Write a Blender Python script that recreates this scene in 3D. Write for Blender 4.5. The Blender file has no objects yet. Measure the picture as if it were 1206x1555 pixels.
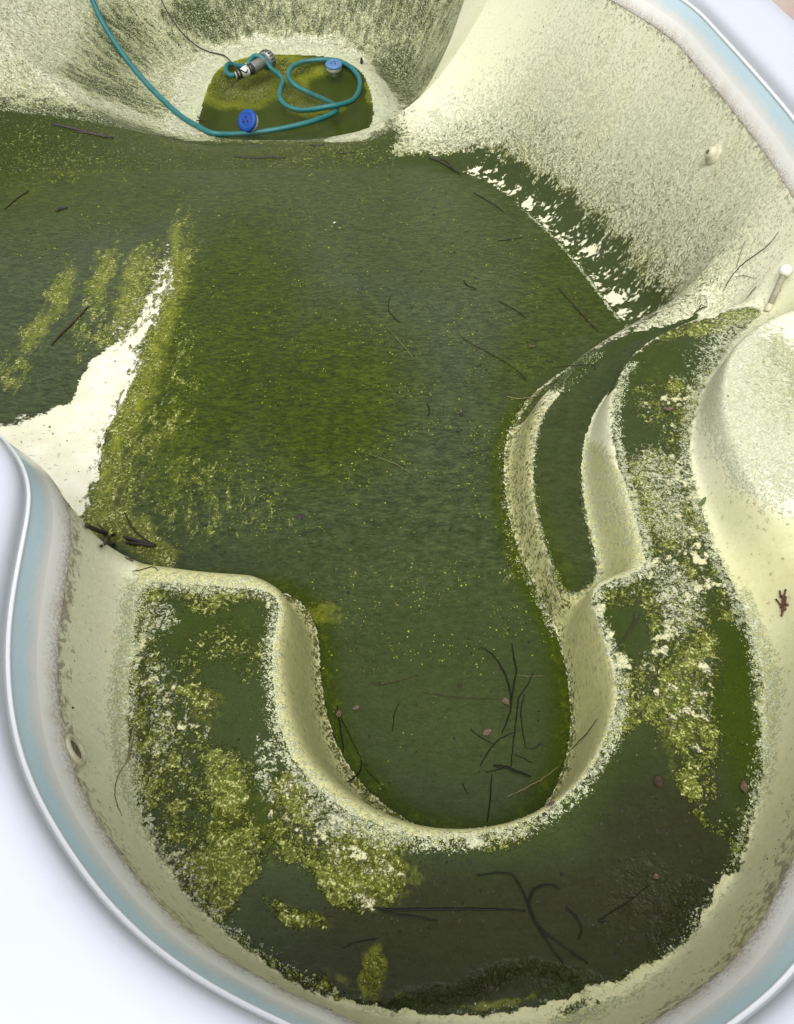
import bpy, math, random
import numpy as np
from mathutils import Vector, Matrix
rnd = random.Random(7)
rng = np.random.default_rng(11)
sc = bpy.context.scene
col = sc.collection
R = math.radians
# ------------------------------------------------------------------ camera
FPX, CU, CV = 1175.0, 603.0, 777.5          # photograph's focal length and centre in its pixels
CAMZ, PITCH = 1.5, R(52)
cd = bpy.data.cameras.new('camera'); cam = bpy.data.objects.new('camera', cd); col.objects.link(cam)
cam.location = (0, 0, CAMZ); cam.rotation_euler = (R(90) - PITCH, 0, 0)
cd.sensor_fit = 'VERTICAL'; cd.sensor_height = 36; cd.lens = 36 * FPX / 1555
cd.clip_start = 0.02; cd.clip_end = 500
sc.camera = cam
# ------------------------------------------------------------------ sky, sun, exposure
SUN_EL, SUN_AZ = 64, 195                    # azimuth from +y, clockwise
w = bpy.data.worlds.new('World'); sc.world = w; w.use_nodes = True
nt = w.node_tree; nt.nodes.clear()
sky = nt.nodes.new('ShaderNodeTexSky'); sky.sky_type = 'NISHITA'; sky.sun_disc = False
sky.sun_elevation = R(SUN_EL); sky.sun_rotation = R(SUN_AZ)
sky.dust_density = 4.0; sky.air_density = 1.0; sky.ozone_density = 1.0
hs = nt.nodes.new('ShaderNodeHueSaturation'); hs.inputs['Saturation'].default_value = 0.12
bg = nt.nodes.new('ShaderNodeBackground'); bg.inputs['Strength'].default_value = 0.15
wo = nt.nodes.new('ShaderNodeOutputWorld')
nt.links.new(sky.outputs[0], hs.inputs['Color']); nt.links.new(hs.outputs[0], bg.inputs['Color']); nt.links.new(bg.outputs[0], wo.inputs[0])
sl = bpy.data.lights.new('sun', 'SUN'); sl.energy = 1.0; sl.angle = R(50); sl.color = (1, .97, .92)
so = bpy.data.objects.new('sun', sl); col.objects.link(so)
az, el = R(SUN_AZ), R(SUN_EL)
sd = Vector((math.sin(az) * math.cos(el), math.cos(az) * math.cos(el), math.sin(el)))
so.rotation_euler = sd.to_track_quat('Z', 'Y').to_euler(); so.location = (-3, 3, 6)
sc.view_settings.view_transform = 'Standard'; sc.view_settings.look = 'None'
sc.view_settings.gamma = 1; sc.view_settings.use_curve_mapping = False
sc.view_settings.exposure = 0.50
# ------------------------------------------------------------------ helpers
def ray(u, v):
    a, b = (u - CU) / FPX, (v - CV) / FPX
    s, c = math.sin(PITCH), math.cos(PITCH)
    # forward (0,c,-s), up (0,s,c)
    return np.array([a, c - b * s, -s - b * c])
def at(u, v, z):
    d = ray(u, v); t = (z - CAMZ) / d[2]
    return (d[0] * t, d[1] * t)
def proj(X, Y, Z):
    s, c = math.sin(PITCH), math.cos(PITCH)
    dz = Z - CAMZ
    dep = np.maximum(Y * c - dz * s, 0.05); up = Y * s + dz * c
    return CU + FPX * X / dep, CV - FPX * up / dep
def pts(px, z): return [at(u, v, z(u, v) if callable(z) else z) for u, v in px]
def crom(P, n, closed=True):
    P = np.array(P, float); N = len(P); out = []
    if closed:
        for i in range(N):
            p0, p1, p2, p3 = P[i - 1], P[i], P[(i + 1) % N], P[(i + 2) % N]
            for k in range(n):
                t = k / n
                out.append(.5 * ((2 * p1) + (-p0 + p2) * t + (2 * p0 - 5 * p1 + 4 * p2 - p3) * t * t + (-p0 + 3 * p1 - 3 * p2 + p3) * t ** 3))
    else:
        Q = np.vstack([2 * P[0] - P[1], P, 2 * P[-1] - P[-2]])
        for i in range(N - 1):
            p0, p1, p2, p3 = Q[i], Q[i + 1], Q[i + 2], Q[i + 3]
            for k in range(n):
                t = k / n
                out.append(.5 * ((2 * p1) + (-p0 + p2) * t + (2 * p0 - 5 * p1 + 4 * p2 - p3) * t * t + (-p0 + 3 * p1 - 3 * p2 + p3) * t ** 3))
        out.append(P[-1])
    return np.array(out)
def polydist(X, Y, P, closed=True):
    """signed distance (negative inside) and arc length of the nearest point"""
    X = X.astype(np.float32); Y = Y.astype(np.float32)
    best = np.full(X.shape, 1e9, np.float32); arc = np.zeros(X.shape, np.float32)
    ins = np.zeros(X.shape, bool); s = 0.0; N = len(P)
    for i in range(N if closed else N - 1):
        ax, ay = map(float, P[i]); bx, by = map(float, P[(i + 1) % N])
        ex, ey = bx - ax, by - ay; L2 = ex * ex + ey * ey + 1e-12; L = math.sqrt(L2)
        t = np.clip(((X - ax) * ex + (Y - ay) * ey) / L2, 0, 1)
        d = (X - ax - t * ex) ** 2 + (Y - ay - t * ey) ** 2
        m = d < best
        best[m] = d[m]; arc[m] = s + t[m] * L
        if closed:
            c = ((ay > Y) != (by > Y)) & (X < ex * (Y - ay) / (ey if abs(ey) > 1e-9 else 1e-9) + ax)
            ins ^= c
        s += L
    d = np.sqrt(best)
    return np.where(ins, -d, d), arc
def sm(x, a, b):
    if np.isscalar(a) and a > b: return 1 - sm(x, b, a)
    t = np.clip((x - a) / (b - a), 0, 1); return t * t * (3 - 2 * t)
def vnoise(X, Y, s, seed=0):
    """smooth value noise 0..1"""
    r = np.random.default_rng(seed).random((256, 256))
    x, y = X * s + 1000.3, Y * s + 1000.7
    xi, yi = np.floor(x).astype(int), np.floor(y).astype(int); fx, fy = x - xi, y - yi
    fx = fx * fx * (3 - 2 * fx); fy = fy * fy * (3 - 2 * fy)
    g = lambda a, b: r[a % 256, b % 256]
    return (g(xi, yi) * (1 - fx) + g(xi + 1, yi) * fx) * (1 - fy) + (g(xi, yi + 1) * (1 - fx) + g(xi + 1, yi + 1) * fx) * fy
def fbm(X, Y, s, seed=0, o=3):
    f = 0; a = .5; tot = 0
    for k in range(o): f = f + a * vnoise(X, Y, s * 2 ** k, seed + k); tot += a; a *= .55
    return f / tot
def tag(o, label=None, cat=None, group=None, kind=None):
    if label: o['label'] = label
    if cat: o['category'] = cat
    if group: o['group'] = group
    if kind: o['kind'] = kind
    return o
def mesh_obj(name, V, F, mat, parent=None, smooth=True, loc=None):
    V = np.array(V, float)
    me = bpy.data.meshes.new(name)
    if loc is not None: V = V - np.array(loc)
    me.from_pydata([tuple(p) for p in V], [], [tuple(f) for f in F])
    if smooth: me.polygons.foreach_set('use_smooth', [True] * len(me.polygons))
    me.materials.append(mat); me.update()
    o = bpy.data.objects.new(name, me); col.objects.link(o)
    if parent: o.parent = parent
    elif loc is not None: o.location = loc
    return o
def empty(name, loc, rot=(0, 0, 0)):
    o = bpy.data.objects.new(name, None); o.location = loc; o.rotation_euler = rot; o.empty_display_size = .05; col.objects.link(o); return o
# ------------------------------------------------------------------ outlines (world metres), read off the photograph
ZB, ZS1, ZS3, ZSUMP, ZW, ZLIP, ZBEAD = -0.50, -0.71, -0.32, -1.82, -1.72, -0.225, -0.07
def zfloor_xy(X, Y):
    z = -0.86 - 0.137 * .5 * ((Y - 1.7) + np.sqrt((Y - 1.7) ** 2 + .16))
    return np.maximum(z, -1.5)
def at_floor(u, v):
    z = -1.0
    for _ in range(12):
        x, y = at(u, v, z); z = float(zfloor_xy(np.float64(x), np.float64(y)))
    return (x, y)
RIM = pts([(437, 1554), (340, 1509), (243, 1446), (160, 1368), (112, 1300), (58, 1213), (29, 1140), (13, 1040), (14, 945), (25, 880), (40, 800), (52, 735), (20, 680), (-30, 640)], ZBEAD)
RIM += [(-1.65, 1.62), (-2.25, 1.95), (-2.95, 2.7), (-3.45, 3.8), (-3.7, 5.2), (-3.75, 6.6), (-3.5, 8.0), (-2.8, 9.1), (-1.7, 9.6), (-.6, 9.6), (.35, 9.1), (.85, 8.3), (.9, 7.5), (.8, 6.85), (.95, 6.2), (1.22, 5.4)]
RIM += pts([(1038, 0), (1098, 58), (1166, 134), (1206, 182)], ZBEAD)
RIM += [(1.72, 2.75), (1.84, 2.2), (1.82, 1.65), (1.62, 1.28), (1.32, 1.12), (1.16, .92), (1.05, .65), (.88, .4)]
RIM += pts([(1206, 1478), (1110, 1550)], ZBEAD) + [(.36, .03), (.1, 0.03)]
rim = crom(RIM, 6)
def resample(P, step):
    P = np.vstack([P, P[:1]]); d = np.r_[0, np.cumsum(np.hypot(*(np.diff(P, axis=0)).T))]
    n = int(d[-1] / step); s = np.linspace(0, d[-1], n, endpoint=False)
    return np.c_[np.interp(s, d, P[:, 0]), np.interp(s, d, P[:, 1])]
def smooth_poly(P, k):
    for _ in range(k): P = .25 * np.roll(P, 1, 0) + .5 * P + .25 * np.roll(P, -1, 0)
    return P
rim = smooth_poly(resample(rim, .045), 6)
area = .5 * np.sum(rim[:, 0] * np.roll(rim[:, 1], -1) - np.roll(rim[:, 0], -1) * rim[:, 1])
if area < 0: rim = rim[::-1]
def offset(P, s):            # inward for ccw
    T = np.roll(P, -1, 0) - np.roll(P, 1, 0); T /= np.linalg.norm(T, axis=1)[:, None]
    N = np.c_[-T[:, 1], T[:, 0]]
    return P + N * s
lip = offset(rim, .047)
# bench with its inner horseshoe edge, running on into the middle step
BEN = pts([(222, 884), (300, 889), (385, 892), (418, 899), (428, 925), (415, 975), (418, 1060), (436, 1135), (478, 1192), (550, 1242), (640, 1270), (740, 1265), (822, 1236), (884, 1184), (926, 1110), (938, 1040), (922, 985), (905, 935), (896, 898), (912, 884),
           (950, 876), (975, 868), (980, 845), (962, 780), (942, 710), (930, 645), (934, 595), (962, 540), (1010, 505), (1070, 484), (1125, 468),
           (1158, 470), (1125, 505), (1095, 545), (1062, 600), (1045, 680), (1058, 750), (1085, 830), (1120, 905), (1148, 990), (1160, 1080), (1155, 1180), (1132, 1290), (1085, 1375), (1025, 1445), (955, 1500), (870, 1535), (700, 1548), (540, 1532), (450, 1492), (380, 1445), (300, 1375), (240, 1295), (207, 1210), (196, 1130), (196, 1040), (206, 950), (210, 900)], ZB)
ST1 = pts([(856, 905), (834, 850), (817, 790), (809, 730), (812, 675), (829, 622), (875, 578), (930, 540), (985, 512), (1040, 495), (1080, 488),
           (1050, 512), (990, 545), (935, 585), (900, 630), (884, 700), (890, 780), (906, 850), (908, 880), (885, 896)], ZS1)
ST3 = pts([(1230, 478), (1170, 492), (1122, 525), (1103, 575), (1110, 640), (1140, 705), (1180, 760), (1230, 790), (1330, 780), (1400, 640), (1330, 500)], ZS3)
FLP = [(482, 958), (484, 1010), (494, 1080), (516, 1145), (556, 1200), (612, 1245), (680, 1272), (760, 1275), (815, 1242), (852, 1182), (868, 1110), (863, 1030), (847, 965), (830, 920),
       (800, 865), (778, 800), (767, 730), (770, 668), (792, 613), (838, 570), (895, 535), (950, 505), (952, 488), (935, 465), (898, 415), (850, 360), (800, 315), (745, 275), (690, 258), (600, 256), (450, 256), (300, 257), (150, 260), (0, 265)]
FLO = [at_floor(u, v) for u, v in FLP]
FLO += [(-3.0, 5.0), (-2.95, 4.2), (-2.6, 3.2), (-2.1, 2.5), (-1.7, 2.1), (-1.42, 1.88), (-1.2, 1.66), (-1.05, 1.56), (-.8, 1.52), (-.5, 1.5), (-.36, 1.47)]
SUM = pts([(301, 188), (318, 205), (350, 211), (440, 213), (530, 211), (553, 203), (567, 180), (564, 145), (548, 108), (508, 88), (450, 83), (390, 84), (345, 97), (322, 118)], ZW)
ben, st1, st3, flo, sump = [smooth_poly(resample(crom(p, 4), s), 2) for p, s in ((BEN, .035), (ST1, .03), (ST3, .05), (FLO, .05), (SUM, .06))]
# ------------------------------------------------------------------ pool shell surface
s0, s1, span = .0060, .0200, 9.9
b = (s1 - s0) / span; NR = int(math.log(s1 / s0) / b)
Yr = -0.12 + s0 / b * (np.exp(b * np.arange(NR)) - 1)
NC = 560
Lb = -np.minimum(1.25 + .8 * np.maximum(Yr, 0), 4.05); Rb = np.full(NR, 2.0)
S = np.linspace(0, 1, NC)
GX = Lb[:, None] + (Rb - Lb)[:, None] * S[None, :]; GY = np.repeat(Yr[:, None], NC, 1)
X, Y = GX.ravel(), GY.ravel()
dR, arc = polydist(X, Y, lip); dR = -dR                    # >0 inside the lip
dB, _ = polydist(X, Y, ben); d1, _ = polydist(X, Y, st1); d3, _ = polydist(X, Y, st3); dF, _ = polydist(X, Y, flo); dS, _ = polydist(X, Y, sump)
regs = [(dB, np.full_like(X, ZB)), (d1, np.full_like(X, ZS1)), (d3, np.full_like(X, ZS3)), (dF, zfloor_xy(X, Y)), (dS, ZW - .11 * sm(-dS, -.002, .16))]
wsum = 0; zsum = 0
for i, (d, z) in enumerate(regs):
    p = 2.4
    ww = 1 / (np.maximum(d, 0) + .0015) ** p
    wsum = wsum + ww; zsum = zsum + ww * z
zfoot = zsum / wsum
dfoot = np.maximum(np.min(np.array([r[0] for r in regs]), axis=0), 0)
dRi = np.maximum(dR, 0)
t = dRi / (dRi + dfoot + 1e-6)
q = 1.75
g = 1 - (1 - t) ** q
Z = ZLIP + (zfoot - ZLIP) * g
# gentle uneven moulding of the sheet and the fold that runs down the left of the floor
fold = [at_floor(*p) for p in ((285, 270), (272, 340), (235, 480), (190, 590), (150, 700), (118, 790))]
dfo, _ = polydist(X, Y, np.array(fold), closed=False)
fx = np.interp(Y, [p[1] for p in fold[::-1]], [p[0] for p in fold[::-1]])
leftof = np.clip(fx - X, 0, 2) * sm(Y, 1.2, 2.2) * (1 - sm(Y, 3.6, 5.4))
onfloor = sm(-dF, -.02, .1)
Z = Z + onfloor * .10 * leftof
Z = Z + .004 * (fbm(X, Y, 2.2, 3) - .5) * np.minimum(1, dRi * 6)
# crest where the right wall ends and the deep bowl turns away behind it
CR = np.array([(-.10, 6.02), (.02, 6.12), (.2, 6.33), (.42, 6.62), (.6, 6.95), (.75, 7.3)])
dcr, acr = polydist(X, Y, CR, closed=False)
side = Y - np.interp(X, CR[:, 0], CR[:, 1])
Z = Z - np.where(side > 0, .42 * (1 - np.exp(-dcr / .22)) * sm(acr, .05, .8) * (1 - sm(dcr, .9, 1.9)), 0) * sm(dS, 0, .5)
Z = np.where(dR < 0, ZLIP, Z)
ZG = Z.reshape(NR, NC)
def zat(x, y):
    r = math.log((y + .12) * b / s0 + 1) / b if y > -.12 else 0
    r = min(max(r, 0), NR - 1.001); i = int(r); fr = r - i
    o = 0
    for k, wt in ((i, 1 - fr), (i + 1, fr)):
        c = (x - Lb[k]) / (Rb[k] - Lb[k]) * (NC - 1); c = min(max(c, 0), NC - 1.001); j = int(c); fc = c - j
        o += wt * (ZG[k, j] * (1 - fc) + ZG[k, j + 1] * fc)
    return o
def hit(u, v, off=0.0, zmin=None):
    """the point of the pool's surface seen at a pixel"""
    d = ray(u, v); tt = 1.2 / -d[2] * 1.0
    lo = tt
    while tt < 14:
        p = d * tt; z = p[2] + CAMZ
        zz = zat(p[0], p[1]) + off
        if zmin is not None: zz = max(zz, zmin)
        if z < zz: break
        lo = tt; tt += .02
    hi = tt
    for _ in range(14):
        m = .5 * (lo + hi); p = d * m
        zz = zat(p[0], p[1]) + off
        if zmin is not None: zz = max(zz, zmin)
        if p[2] + CAMZ < zz: hi = m
        else: lo = m
    p = d * hi
    return Vector((p[0], p[1], p[2] + CAMZ))
def nrm(x, y, e=.012):
    return Vector((zat(x - e, y) - zat(x + e, y), zat(x, y - e) - zat(x, y + e), 2 * e)).normalized()
# ---- where things grow and settle: fields per vertex
U, V = proj(X, Y, Z)
wa_ = 44 * np.clip(1.9 / (np.hypot(Y, 1.5 - Z)), .25, 1)
UW = U + wa_ * (fbm(X, Y, 7, 101, 5) - .5) * 1.6; VW = V + wa_ * (fbm(X, Y, 7, 131, 5) - .5) * 1.6
def ell(lst):
    f = np.zeros_like(U)
    for (u, v, a, bb, rot, amp) in lst:
        c, s_ = math.cos(R(rot)), math.sin(R(rot))
        du, dv = UW - u, VW - v
        e = np.sqrt(((du * c + dv * s_) / a) ** 2 + ((-du * s_ + dv * c) / bb) ** 2)
        f = np.maximum(f, amp * (1 - sm(e, .45, 1.25)))
    return f
def pol(P, soft):
    d, _ = polydist(UW, VW, np.array(P, float)); return 1 - sm(d, -soft, soft)
def line(P, wd):
    d, _ = polydist(UW, VW, np.array(P, float), closed=False); return 1 - sm(d, 0, wd)
inB = sm(-dB, -.014, .010); in1 = sm(-d1, -.008, .006); inF = sm(-dF + .5 * np.clip(Y - 2.3, 0, 1) * .06, -.012, .010); in3 = sm(-d3, -.06, .02)
allm = np.minimum.reduce([dB, d1, d3, dF]); isw = (np.minimum.reduce([dB, d1, d3, dF, dS]) > .02)
deep = sm(Y, 4.6, 5.6)
hgt = Z - np.where(deep > .5, -1.5, zfloor_xy(X, Y))
n1 = fbm(X, Y, 5, 21); n2 = fbm(X, Y, 14, 31)
# floor
film = np.zeros_like(X); alg = np.zeros_like(X); pale = np.zeros_like(X); speck = np.zeros_like(X); mud = np.zeros_like(X); grn = np.zeros_like(X)
film = np.maximum(film, inF * 1.25)
dry = pol([(-60, 655), (0, 648), (60, 636), (110, 610), (135, 575), (150, 535), (190, 520), (225, 470), (262, 400), (258, 440), (232, 500), (205, 560), (180, 620), (158, 690), (138, 740), (118, 800), (60, 900), (-60, 800)], 12)
drn = pol([(150, 535), (120, 600), (190, 540), (260, 420), (272, 335), (262, 330), (225, 420), (170, 480)], 22)
film = film - dry * 1.6 * inF - drn * .72 * inF
right_of = line([(272, 335), (262, 420), (225, 520), (190, 620), (160, 700), (140, 780)], 45) * (U > np.interp(V, [335, 420, 520, 620, 700, 780], [262, 255, 218, 182, 155, 132])) 
alg = np.maximum(alg, inF * right_of * (.66 - .3 * sm(V, 440, 330)))
alg = np.maximum(alg, inF * ell([(210, 440, 30, 90, 20, .62), (90, 440, 20, 60, 25, .55), (60, 500, 25, 45, 40, .55), (20, 560, 30, 40, 0, .6), (165, 420, 14, 60, 20, .55), (145, 500, 40, 30, 0, .5), (150, 450, 30, 110, 20, .46),
                                     (180, 790, 70, 40, 20, .62), (240, 845, 40, 22, 20, .68), (200, 700, 40, 100, 20, .5), (290, 715, 45, 22, 0, .5), (250, 660, 40, 16, -20, .5), (270, 560, 40, 120, 0, .25), (210, 820, 60, 20, 10, .6), (120, 250, 60, 20, 0, .42),
                                     (580, 900, 150, 60, 0, .16), (560, 980, 60, 60, 0, .2), (330, 780, 120, 70, 0, .25), (790, 760, 24, 160, 8, .45)]))
# the shallow area's foot: green growth along the foot of every riser
foot = (dF > -.09) & (dF < .12) & (Y < 2.6)
fl2 = sm(dF, -.10, -.02) * (1 - sm(dF, .0, .16)) * sm(Y, 3.0, 2.4) * (X > -.8)
grn = np.maximum(grn, fl2)
alg = np.maximum(alg, .62 * sm(dF, -.02, .015) * (1 - sm(dF, .015, .06)) * (X > -.8) * (Y < 2.6))
grn = np.maximum(grn, ell([(330, 520, 150, 280, 20, 1.0), (490, 600, 150, 170, 30, 1.0), (150, 300, 200, 60, 0, .6), (600, 330, 260, 110, 10, .4), (880, 430, 110, 130, 40, .7), (60, 280, 120, 120, 0, .5), (820, 520, 60, 130, 35, .7)]) * inF)
# middle and low steps
film = np.maximum(film, in1 * 1.2)
e1 = in1 * sm(d1, -.035, -.004) * (X < .95)
ris1 = (d1 < .2) * (dF < .25) * sm(-d1, -.2, .012) * (d1 < dB + .01) * (dF > -.03) * (Y > .9) * (X > 0) * (1 - sm(-d1, .0, .022))
far1 = sm(V, 640, 575)
alg = np.maximum(alg, ris1 * (.62 - .25 * far1) * (1 - sm(-d1, .0, .03)))
film = np.where(ris1 * (d1 > 0) > .02, .35 + .8 * far1 + .4 * (1 - sm(dF, .0, .05)), film)
mud = np.maximum(mud, in1 * .25)
# bench
dark = np.maximum.reduce([
    pol([(250, 935), (300, 905), (395, 915), (405, 1000), (425, 1110), (415, 1190), (380, 1150), (330, 1110), (290, 1060), (255, 1000)], 22),
    pol([(415, 1100), (440, 1170), (405, 1190), (410, 1290), (430, 1330), (470, 1330), (490, 1390), (400, 1440), (350, 1410), (360, 1365), (400, 1340), (385, 1240), (370, 1150)], 18),
    pol([(345, 1408), (375, 1362), (430, 1330), (480, 1330), (500, 1390), (560, 1385), (625, 1360), (610, 1300), (700, 1290), (800, 1268), (890, 1205), (940, 1120), (985, 1100), (1030, 1150), (1065, 1240), (1105, 1300), (1065, 1375), (1000, 1440), (905, 1490), (868, 1525), (780, 1528), (700, 1545), (540, 1530), (440, 1480), (380, 1440)], 9),
    pol([(1085, 930), (1122, 950), (1150, 1040), (1150, 1150), (1135, 1250), (1100, 1230), (1085, 1100)], 14),
    pol([(940, 575), (975, 530), (1040, 500), (1085, 492), (1108, 508), (1075, 560), (1020, 568), (1010, 605), (965, 612), (990, 680), (968, 718), (945, 680), (937, 620)], 12),
    pol([(920, 930), (960, 915), (985, 960), (960, 1010), (935, 980)], 14)])
dark = np.clip(dark + 1.0 * (fbm(X, Y, 11, 51, 4) - .5) * np.where(V > 1440, 0, 1), 0, 1)
clean = line([(1092, 1340), (1045, 1425), (965, 1488), (872, 1528), (720, 1552), (600, 1545), (520, 1528)], 22) * (1 - dark)
n4 = fbm(X, Y, 26, 91, 3)
bf = .74 + .5 * (n1 - .5) * 2 + .45 * (n4 - .5) * 2 - 1.0 * clean
film = np.where(inB > .02, np.maximum(film * (1 - inB), inB * (bf * (1 - dark) + dark * 1.3)), film)
balg = (.43 + .8 * (n1 - .5) + 1.3 * (n4 - .5)) * (1 - dark) * (1 - clean)
balg = balg + ell([(315, 1070, 28, 24, 0, .5), (350, 1180, 40, 60, 0, .35), (560, 1270, 60, 60, 30, .3), (450, 1200, 50, 40, 30, .3), (350, 1300, 60, 60, 0, .35), (330, 975, 50, 40, 0, .46), (375, 1000, 24, 50, 10, .42), (290, 1010, 24, 40, 0, .42), (345, 915, 60, 16, 0, .5), (300, 1050, 40, 20, 0, .5), (540, 1340, 70, 45, 20, .3), (450, 1400, 50, 14, 25, .8), (555, 1480, 18, 40, 0, .62), (1000, 760, 40, 90, -20, .25), (1045, 1190, 26, 14, 40, .7), (1030, 1070, 40, 90, 10, .4), (1100, 490, 60, 14, -10, .7), (1030, 585, 14, 14, 0, .6), (985, 590, 40, 20, 0, .4)])
alg = np.maximum(alg * (1 - inB), balg * inB)
inner = (1 - sm(np.abs(dB + .012), .0, .04)) * (Y < 2.3) * (dR > .2)       # crusted lip of the bench
pale = np.maximum(pale, inner * (.42 + .3 * n1))
outer_edge = (1 - sm(np.abs(dB - .008), .008, .05)) * (1 - sm(dR, .22, .27)) * sm(dR, .03, .07)
outer_edge = outer_edge * (1 - .8 * clean) * (1 - pol([(700, 1500), (860, 1500), (960, 1440), (1010, 1340), (1040, 1400), (960, 1500), (900, 1540), (700, 1600), (520, 1560), (450, 1490), (520, 1500)], 10) * .7)
pale = np.maximum(pale, outer_edge * (.50 + .5 * (n1 - .5)))
speck = np.maximum(speck, outer_edge * .75)
pale = np.maximum(pale, ell([(1010, 760, 40, 90, -20, .5), (1030, 900, 50, 60, 0, .5), (540, 1250, 90, 40, 30, .6), (400, 1160, 20, 60, 0, .4), (270, 1330, 60, 60, 30, .4), (230, 930, 40, 40, 0, .45), (240, 1080, 30, 120, 0, .35)]) * inB)
mud = np.maximum(mud, inB * ell([(750, 1420, 420, 140, -8, 1.0), (1000, 1300, 140, 180, 20, .9), (470, 1430, 120, 80, 20, .5)]))
grn = np.maximum(grn, inB * ell([(1120, 1070, 50, 180, -8, 1.0), (320, 960, 90, 70, 0, .5), (560, 1330, 90, 60, 0, .8), (1000, 560, 70, 60, 0, .5), (380, 1250, 60, 90, 0, .7), (560, 1480, 40, 60, 0, .6)]))
# walls of the deep end: growth thins upward
wallm = sm(allm, .0, .06) * sm(Y - .25 * (X - 1.1), 2.2, 2.6)
hh = np.clip((Z + 1.45) / 1.1, 0, 1)
dW = np.minimum(dF, dS + .2)
rw = (U > 600) & (Y > 2.4)
wf = .95 - 1.15 * sm(dF + .08 * (n1 - .5), .10, .24) + .2 * (n2 - .5)                      # right wall: dark only close to the foot
W_ = sm(U, 590, 690)
film = np.where((wallm > .05) & rw, np.maximum(film * (1 - wallm), wallm * np.clip(wf, 0, 1)), film)
speck = np.where(rw & (wallm > .05), np.clip(.50 - .50 * sm(dF, .1, .66) + .3 * (n1 - .5), 0, 1), speck)
pale = np.where(rw & (wallm > .05), .42 * sm(dF, .15, .25) * (1 - sm(dF, .3, .75)), pale)
pale = np.maximum(pale, line([(660, 175), (720, 240), (780, 290), (840, 350), (880, 400), (930, 470), (965, 492)], 20) * .62 * (dF > -.05) * (Y > 2.4))
alg = np.where(rw & (wallm > .05), np.maximum(alg, .45 * (1 - sm(dF, .1, .5))), alg)
# hopper sides (left, far)
hopm = (((Y > 4.9) & (dF > -.04)) | (Y > 6.0)) & (dS > 0)
HW = hopm * (1 - sm(U, 600, 690) * sm(V, 120, 190)) * np.where(side > 0, 1, (1 - sm(U, 560, 660)))
HW = HW * sm(dF, -.04, .02)
vline = np.interp(U, [-400, 0, 120, 220, 300, 560, 620, 700], [150, 178, 192, 212, 225, 225, 196, 150])
up = .31 + .16 * (n1 - .5) * 2 + .2 * (n2 - .5) - .32 * pol([(-300, -300), (-300, 130), (0, 120), (90, 80), (150, -20), (200, -300)], 50)
up = up + .26 * pol([(260, -50), (600, -50), (720, -50), (660, 120), (590, 150), (540, 60), (330, 70), (250, 20)], 30) + ell([(180, 60, 70, 60, 45, .25), (170, 150, 100, 40, 30, .35), (300, 30, 60, 40, 0, .2), (600, 130, 40, 60, 0, .35)])
hf = up + (1.15 - up) * sm(V, vline - 42, vline + 10)
ring = (1 - sm(dS + .10 * (n1 - .5) + .12 * (n2 - .5), .04, .34)) * (1 - sm(V, 196, 206)) * hopm
ring = np.maximum(ring, line([(500, 213), (548, 209), (575, 190), (572, 150)], 9) * hopm)
hf = hf - .9 * ring - .5 * line([(70, 120), (200, 175), (320, 216)], 20) * (V < 214)
def mixh(f, v): return f * (1 - HW) + v * HW
film = mixh(film, hf)
speck = mixh(speck, np.clip(hf * .8 + .34, 0, .95) * (1 - ring))
pale = mixh(pale, np.maximum(.35 * (V < vline - 10), ring * .9))
alg = mixh(alg, .26 + .25 * sm(V, 160, 240) * n1)
alg = np.maximum(alg, .7 * line([(330, 214), (420, 216), (545, 213)], 4) * (Y > 5.5) * (dS > -.02))
film = np.where(dS < 0, 1.1, film); pale = np.where(dS < 0, 0, pale); speck = np.where(dS < 0, 0, speck); grn = np.where(dS < .02, 1.0, grn)
alg = np.where(dS < .0, ell([(370, 130, 60, 30, 0, .9), (430, 105, 50, 14, 0, .8), (440, 140, 26, 20, 0, .8), (470, 160, 40, 14, 0, .6), (566, 140, 10, 14, 0, .9)]), alg)
grn = mixh(grn, .15 + .4 * n1)
# upper step and clean walls in the shallow end
speck = np.maximum(speck, ell([(1185, 580, 55, 90, -10, .80)]))
pale = np.maximum(pale, ell([(1150, 620, 90, 170, -15, .75)]))
white = np.clip(dry * inF + .5 * in3 + ring * .4, 0, 1)
stain = np.clip(1.0 - np.abs(dR - .002) / .020, 0, 1) * (dR > -.04) * .6
ridge = line([(540, 1545), (620, 1528), (690, 1515), (740, 1480), (800, 1462), (850, 1480), (900, 1512)], 26) * inB
ridge = np.maximum(ridge, .6 * inB * ell([(1040, 1390, 50, 60, 30, 1), (980, 1350, 60, 50, 0, .5), (880, 1500, 80, 30, 0, .8)]))
gapm = ris1 * (d1 > 0) * far1
pale = pale * (1 - gapm); speck = speck * (1 - gapm); film = np.maximum(film, 1.1 * gapm); alg = alg * (1 - .5 * gapm)
pale = np.maximum(pale, ris1 * (1 - far1) * .36 * sm(-d1, -.06, -.01))
br = (d1 > 0) * (dB > 0) * (dB < .2) * (dF > 0) * (dF < .25) * (Y < 2.1) * (dR > .2)
alg = np.maximum(alg, br * (.22 + .35 * (1 - sm(dF, .0, .08)))); speck = np.maximum(speck, br * .25)
pale = np.maximum(pale, br * .22)
rez = ((dF > 0) & (dF < .3) & ((dB < .3) | (d1 < .3)) & (dB > -.0) & (d1 > -.0) & (Y < 2.4) & (dR > .12) & (X > -.9)).astype(float) * (1 - far1 * (d1 > 0) * (d1 < .2))
tan = rez * 1.0
tan = np.maximum(tan, .45 * sm(V, 1250, 1420) * (dR < .3) * (dB > 0)); tan = np.maximum(tan, .15 * (dR < .3) * (dB > 0) * (Y < 1.5) * n1)
rt = dF / (dF + np.minimum(np.where(dB > 0, dB, 9), np.where(d1 > 0, d1, 9)) + 1e-5)
film = film * (1 - rez) - rez; speck = np.where(rez > 0, .12, speck)
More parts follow.
